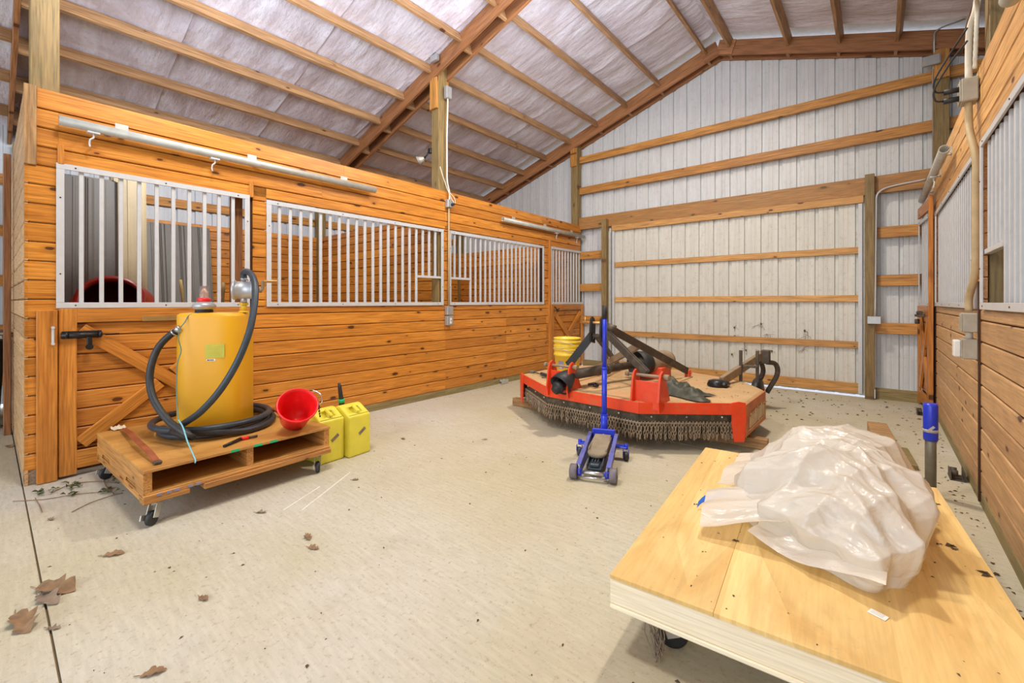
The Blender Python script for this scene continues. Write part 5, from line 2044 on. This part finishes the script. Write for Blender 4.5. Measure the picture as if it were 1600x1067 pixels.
# ---------------- items inside the near left stall
def sheet_stack(c, rz, lean, w_, h_, mat, lab, cnt=2):
    t = tag(empty('roofing_sheet', c, rz), lab, 'metal sheet')
    for i in range(cnt):
        pts = []
        x = -w_ / 2
        while x < w_ / 2 - .01:
            for dx, dy in ((0, 0), (.02, .022), (.045, .022), (.065, 0), (.13, 0), (.135, .005), (.15, .005), (.155, 0)):
                if x + dx <= w_ / 2:
                    pts.append((x + dx, dy))
            x += .2286
        n_ = len(pts)
        vs = [(p[0] + i * .015, -p[1] - i * .012, 0) for p in pts] + [(p[0] + i * .015, -p[1] - i * .012 + math.sin(lean) * h_, math.cos(lean) * (h_ - i * .01)) for p in pts]
        vs += [(v[0], v[1] + .002, v[2]) for v in vs]
        fs = [(k_, k_ + 1, n_ + k_ + 1, n_ + k_) for k_ in range(n_ - 1)] + [(2 * n_ + k_, 3 * n_ + k_, 3 * n_ + k_ + 1, 2 * n_ + k_ + 1) for k_ in range(n_ - 1)]
        MB().add(vs, fs).build('sheet', mat, t, fix=False)
    return t


sheet_stack((-6.05, .62, 0), R(84), R(7), .50, 2.62, 'grey_metal_panel', 'tall dark grey ribbed roofing sheet leaning in the near stall, leftmost of the sheets', 3)
sheet_stack((-6.15, 1.00, 0), R(86), R(5), .34, 2.85, 'beige_metal_panel', 'beige ribbed metal sheet leaning beside the tall dark ones', 2)
sheet_stack((-7.45, 1.78, 0), R(90), R(9), .92, 2.44, 'grey_metal_panel', 'wide grey ribbed roofing sheets leaning on the stall back wall', 2)
for (px, py0, py1, k_, lab) in ((282, 437, 480, 5.2, 'left bamboo stick leaning in the near stall'), (349, 441, 480, 5.2, 'right bamboo stick leaning upright in the near stall')):
    a_ = ray(px, py0, k_)
    t = tag(empty('bamboo_stick', (a_.x, a_.y, 0)), lab, 'stick')
    q = Vector((a_.x + (.25 if px < 300 else .02), a_.y + (.10 if px < 300 else -.05), .0))
    P_ = [q.lerp(a_, i / 16) for i in range(17)]
    wb(MB().tube(P_, [.016 if i % 3 else .021 for i in range(17)], 8), 'cane', 'bamboo', t)
cm = ray(178, 468, 4.25)
mx = tag(empty('concrete_mixer', (cm.x, cm.y, 0)), 'red concrete mixer drum with dark mouth inside the near stall', 'mixer')
md_ = (Vector((-cm.x, -cm.y, 0)).normalized() - right * .12 + Vector((0, 0, .42))).normalized()
Mm = md_.to_track_quat('Z', 'Y').to_matrix()
cz = Vector((0, 0, 1.20))
MB().lathe([(.10, -.42), (.25, -.38), (.34, -.20), (.34, -.02), (.24, .22), (.235, .26), (.215, .26), (.22, .20), (.30, -.02), (.30, -.2), (.1, -.36)], cz, 36, Mm).build('drum', 'red_metal', mx)
MB().lathe([(.222, .235), (.245, .24), (.25, .262), (.222, .268)], cz, 36, Mm).build('drum_rim', 'red_metal', mx)
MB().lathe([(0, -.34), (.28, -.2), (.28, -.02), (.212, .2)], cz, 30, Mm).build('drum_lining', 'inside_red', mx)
m = MB()
for sx in (-1, 1):
    m.tube([right * .42 * sx + Vector((0, 0, 1.15)), right * .42 * sx + fwd * .25 + Vector((0, 0, .02))], .025, 8)
    m.tube([right * .42 * sx + Vector((0, 0, 1.15)), right * .42 * sx - fwd * .25 + Vector((0, 0, .02))], .025, 8)
m.tube([right * .42 + fwd * .25 + Vector((0, 0, .03)), -right * .42 + fwd * .25 + Vector((0, 0, .03))], .025, 8)
m.tube([right * .42 + Vector((0, 0, 1.15)), right * .33 + Vector((0, 0, 1.15))], .03, 8)
m.tube([-right * .42 + Vector((0, 0, 1.15)), -right * .33 + Vector((0, 0, 1.15))], .03, 8)
m.build('stand', 'steel_brown', mx)
t = tag(empty('stud', (-4.74, 1.535, 0)), 'dark brown stud standing inside the near stall just behind the grille edge', 'stud')
o = MB().box((0, 0, 0), (2.75, .085, .09), None, .003).build('upright', 'rafter_wood', t)
o.rotation_euler = (0, R(90), 0)
o.location = (0, 0, 1.375)

# ---------------- things past the left stall corner
t = tag(empty('yellow_panel', (-7.55, -.02, 0), R(10)), 'tall yellow board leaning at the left frame edge', 'board')
o = MB().box((0, 0, .92), (.30, .04, 1.84), Matrix.Rotation(R(-5), 3, 'Y'), .004).build('panel', 'yellow_board', t)
t = tag(empty('black_bin', (-6.95, -.15, 0)), 'black plastic bin at the left frame edge with planks on it', 'bin')
MB().lathe([(0, 0), (.22, 0), (.23, .02), (.27, .86), (.29, .87), (.29, .90), (0, .92)], (0, 0, 0), 28).build('barrel', 'black_plastic', t)
for i, (dx, a_, l_) in enumerate(((.0, 40, .9), (.06, 52, .8), (-.05, 32, .85))):
    t = tag(empty('plank', (-6.95 + dx, -.15, .935 + i * .028), R(a_)), ['grey plank lowest of three on the black bin', 'grey plank middle of three on the black bin', 'grey plank topmost of three on the black bin'][i], 'plank')
    MB().box((0, 0, .012), (l_, .12, .022), Matrix.Rotation(R(-3 * 0), 3, 'Y'), .002).build('board', 'grey_wood', t)

# ---------------- dry leaves, vine, debris
def leaf(px, py, size, rz, mat, lab, oak=True, seed=0, z0=0.001):
    p = onz(px, py, z0)
    t = empty('dry_leaf', (p.x, p.y, z0), rz)
    tag(t, lab, 'leaf', 'dry leaves on the floor')
    random.seed(seed + 50)
    n_ = 14
    top, bot = [], []
    for i in range(n_ + 1):
        u = i / n_
        base = math.sin(u * PI) ** .7 * .25
        lobes = .5 + .5 * abs(math.sin(u * PI * 3.2 + .4)) if oak else 1
        top.append((u - .5, base * lobes * random.uniform(.8, 1.1)))
        bot.append((u - .5, -base * lobes * random.uniform(.8, 1.1)))
    vs, fs = [], []
    for i in range(n_ + 1):
        for (x, y) in (bot[i], (bot[i][0], 0), top[i]):
            z = .05 + .75 * abs(y) ** 1.1 * (1.5 if y > 0 else .8) + .20 * noise.noise(Vector((x * 4, y * 4, seed)))
            vs.append((x * size, y * size, max(.002, z * size * .7)))
    for i in range(n_):
        for j in range(2):
            a_ = i * 3 + j
            fs.append((a_, a_ + 3, a_ + 4, a_ + 1))
    MB().add(vs, fs, True).build('blade', mat, t, fix=False)
    MB().tube([(-size * .5, 0, .004), (-size * .72, size * .05, .003)], .0016, 4).build('stem', mat, t)


LV = [(88, 922, .17, 35, 'leaf_brown', 'large curled brown leaf across the floor joint at the left'), (75, 938, .13, 20, 'leaf_grey', 'grey leaf just below the large curled one on the left floor joint'),
      (35, 975, .17, 10, 'leaf_brown', 'flat tan oak leaf at the left frame edge'), (178, 867, .085, 55, 'leaf_brown', 'folded leaf alone on the floor between joint and cart'),
      (318, 936, .055, 15, 'leaf_brown', 'small brown leaf in the left middle floor'), (240, 1052, .07, 60, 'leaf_brown', 'curled leaf at the bottom frame edge'),
      (481, 840, .07, -10, 'leaf_brown', 'upper of two close leaves on the middle floor'), (490, 857, .06, 25, 'leaf_brown', 'lower of two close leaves on the middle floor'),
      (408, 801, .06, 40, 'leaf_grey', 'small grey leaf in front of the cart'), (80, 812, .05, 20, 'leaf_grey', 'small grey leaf beside the floor joint top'),
      (630, 686, .05, 0, 'leaf_brown', 'tiny leaf on the floor right of the yellow cans'), (758, 687, .04, 40, 'leaf_grey', 'tiny grey leaf on the floor left of the jack'),
      (555, 750, .045, 40, 'leaf_brown', 'small leaf next to the chalk streaks'), (15, 698, .10, 10, 'leaf_brown', 'leaf outside the stall corner at the left edge'),
      (12, 665, .09, 60, 'leaf_grey', 'dark leaf by the jamb board at the left edge'), (84, 982, .05, 40, 'leaf_grey', 'small curl on the joint under the big leaves')]
for i, (px, py, sz, rz, mt, lab) in enumerate(LV):
    leaf(px, py, sz * 1.15, R(rz), mt, lab, True, i)
# vine trailing under the door
vn = tag(empty('vine', (-4.1, .42, 0)), 'dry leafy vine trailing over the floor beside the near stall door', 'vine')
m = MB()
paths = [[(20, 783), (70, 780), (120, 772), (165, 768)], [(80, 770), (110, 757), (150, 752), (185, 755)], [(112, 800), (140, 786), (172, 775), (192, 770)], [(160, 745), (166, 760), (178, 772)], [(55, 778), (62, 790), (66, 800)]]
for pth in paths:
    m.tube(smooth([onz(px, py, .006) for px, py in pth], 4), .0025, 5)
wb(m, 'stems', 'leaf_brown', vn)
random.seed(21)
m = MB()
for (px, py, cnt, sp) in ((118, 758, 16, 10), (112, 768, 14, 10), (62, 772, 10, 7), (170, 765, 12, 10), (83, 766, 5, 7), (175, 750, 6, 6), (160, 742, 4, 6)):
    for i in range(cnt):
        p = onz(px + random.uniform(-sp, sp), py + random.uniform(-sp * .6, sp * .6), .006)
        a_ = random.uniform(0, 2 * PI)
        l_ = random.uniform(.024, .046)
        d_ = Vector((math.cos(a_), math.sin(a_), 0))
        s2 = Vector((-d_.y, d_.x, 0))
        zz_ = random.uniform(.004, .03)
        m.add([p, p + d_ * l_ * .5 + s2 * l_ * .28 + Vector((0, 0, zz_)), p + d_ * l_ + Vector((0, 0, zz_ * .4)), p + d_ * l_ * .5 - s2 * l_ * .28 + Vector((0, 0, zz_ * .6))], [(0, 1, 2), (0, 2, 3)])
tag(wb(m, 'leaves', 'leaf_green', vn), kind='stuff')

# fine debris scattered over floor, deck and platform
random.seed(33)
m = MB()


def chip(p, s_, zb=.0005):
    a_ = random.uniform(0, 2 * PI)
    k_ = random.uniform(.25, .7)
    c_, s2 = math.cos(a_), math.sin(a_)
    pts = [(-s_, 0, 0), (0, -s_ * k_, s_ * .3), (s_, 0, 0), (0, s_ * k_, s_ * .4)]
    m.add([(p[0] + x * c_ - y * s2, p[1] + x * s2 + y * c_, p[2] + zb + z) for x, y, z in pts], [(0, 1, 2), (0, 2, 3)])


for i in range(520):
    x = random.uniform(LX + .05, RX - .05)
    y = random.uniform(.1, 7.3)
    chip((x, y, 0), random.choice((.003, .005, .006, .010)))
for i in range(420):   # heavier along the gable and right wall
    x = random.uniform(-3.8, RX - .03)
    y = 7.4 - abs(random.gauss(0, 1.0))
    if y > 4.6:
        chip((x, y, 0), random.choice((.006, .01, .016, .022)))
for i in range(160):
    x = RX - .03 - abs(random.gauss(0, .12))
    chip((x, random.uniform(2, 7), 0), random.choice((.005, .009, .014)))
for i in range(120):
    x = LX + .04 + abs(random.gauss(0, .06))
    chip((x, random.uniform(1.8, 6.4), 0), random.choice((.004, .007)))
o = m.build('floor_debris', 'debris')
tag(o, 'scattered fine dirt and leaf crumbs over the concrete floor', 'debris', kind='stuff')
m = MB()
for i in range(70):
    q = Vector((random.uniform(.02, PW - .02), random.uniform(.02, PLn - .02), 0))
    q.rotate(Euler((0, 0, R(5.2))))
    chip((PA.x + q.x, PA.y + q.y, PT), random.choice((.002, .003, .004, .007)))
for (px, py, s_) in ((1484, 853, .02), (1490, 858, .014), (1463, 788, .012), (1465, 850, .012), (1098, 862, .006), (1085, 788, .01), (1148, 845, .012), (1535, 895, .02), (1540, 900, .016)):
    p = onz(px, py, PT)
    chip((p.x, p.y, PT), s_)
    chip((p.x + .01, p.y + .006, PT), s_ * .7)
o = m.build('platform_debris', 'debris')
tag(o, 'dark crumbs scattered on the plywood platform top', 'debris', kind='stuff')
m = MB()
for i in range(260):
    u = random.random()
    x, y = random.uniform(-3.2, -.95), random.uniform(3.9, 5.4)
    chip((x, y, ZD + .004), random.choice((.004, .006, .01)))
o = m.build('deck_debris', 'leaf_brown')
tag(o, 'dry crumbs lying on the dusty mower deck', 'debris', kind='stuff')

# cobwebbed dirt on the sliding door
random.seed(44)
m = MB()
for i in range(16):
    x = random.choice((-1.75, -1.6, -1.45, -1.3, -1.95, -.85)) + random.uniform(-.08, .08)
    z = random.uniform(.45, .95)
    y = YF - .002
    for k_ in range(3):
        a_ = Vector((x, y, z))
        b_ = a_ + Vector((random.uniform(-.07, .07), 0, random.uniform(-.08, .04)))
        m.tube([a_, (a_ + b_) / 2 + Vector((.01, 0, .01)), b_], .002, 3, False)
    if random.random() < .5:
        m.box((x, y, z), (.02, .006, .03))
tag(m.build('cobweb', 'debris', dr), kind='stuff')
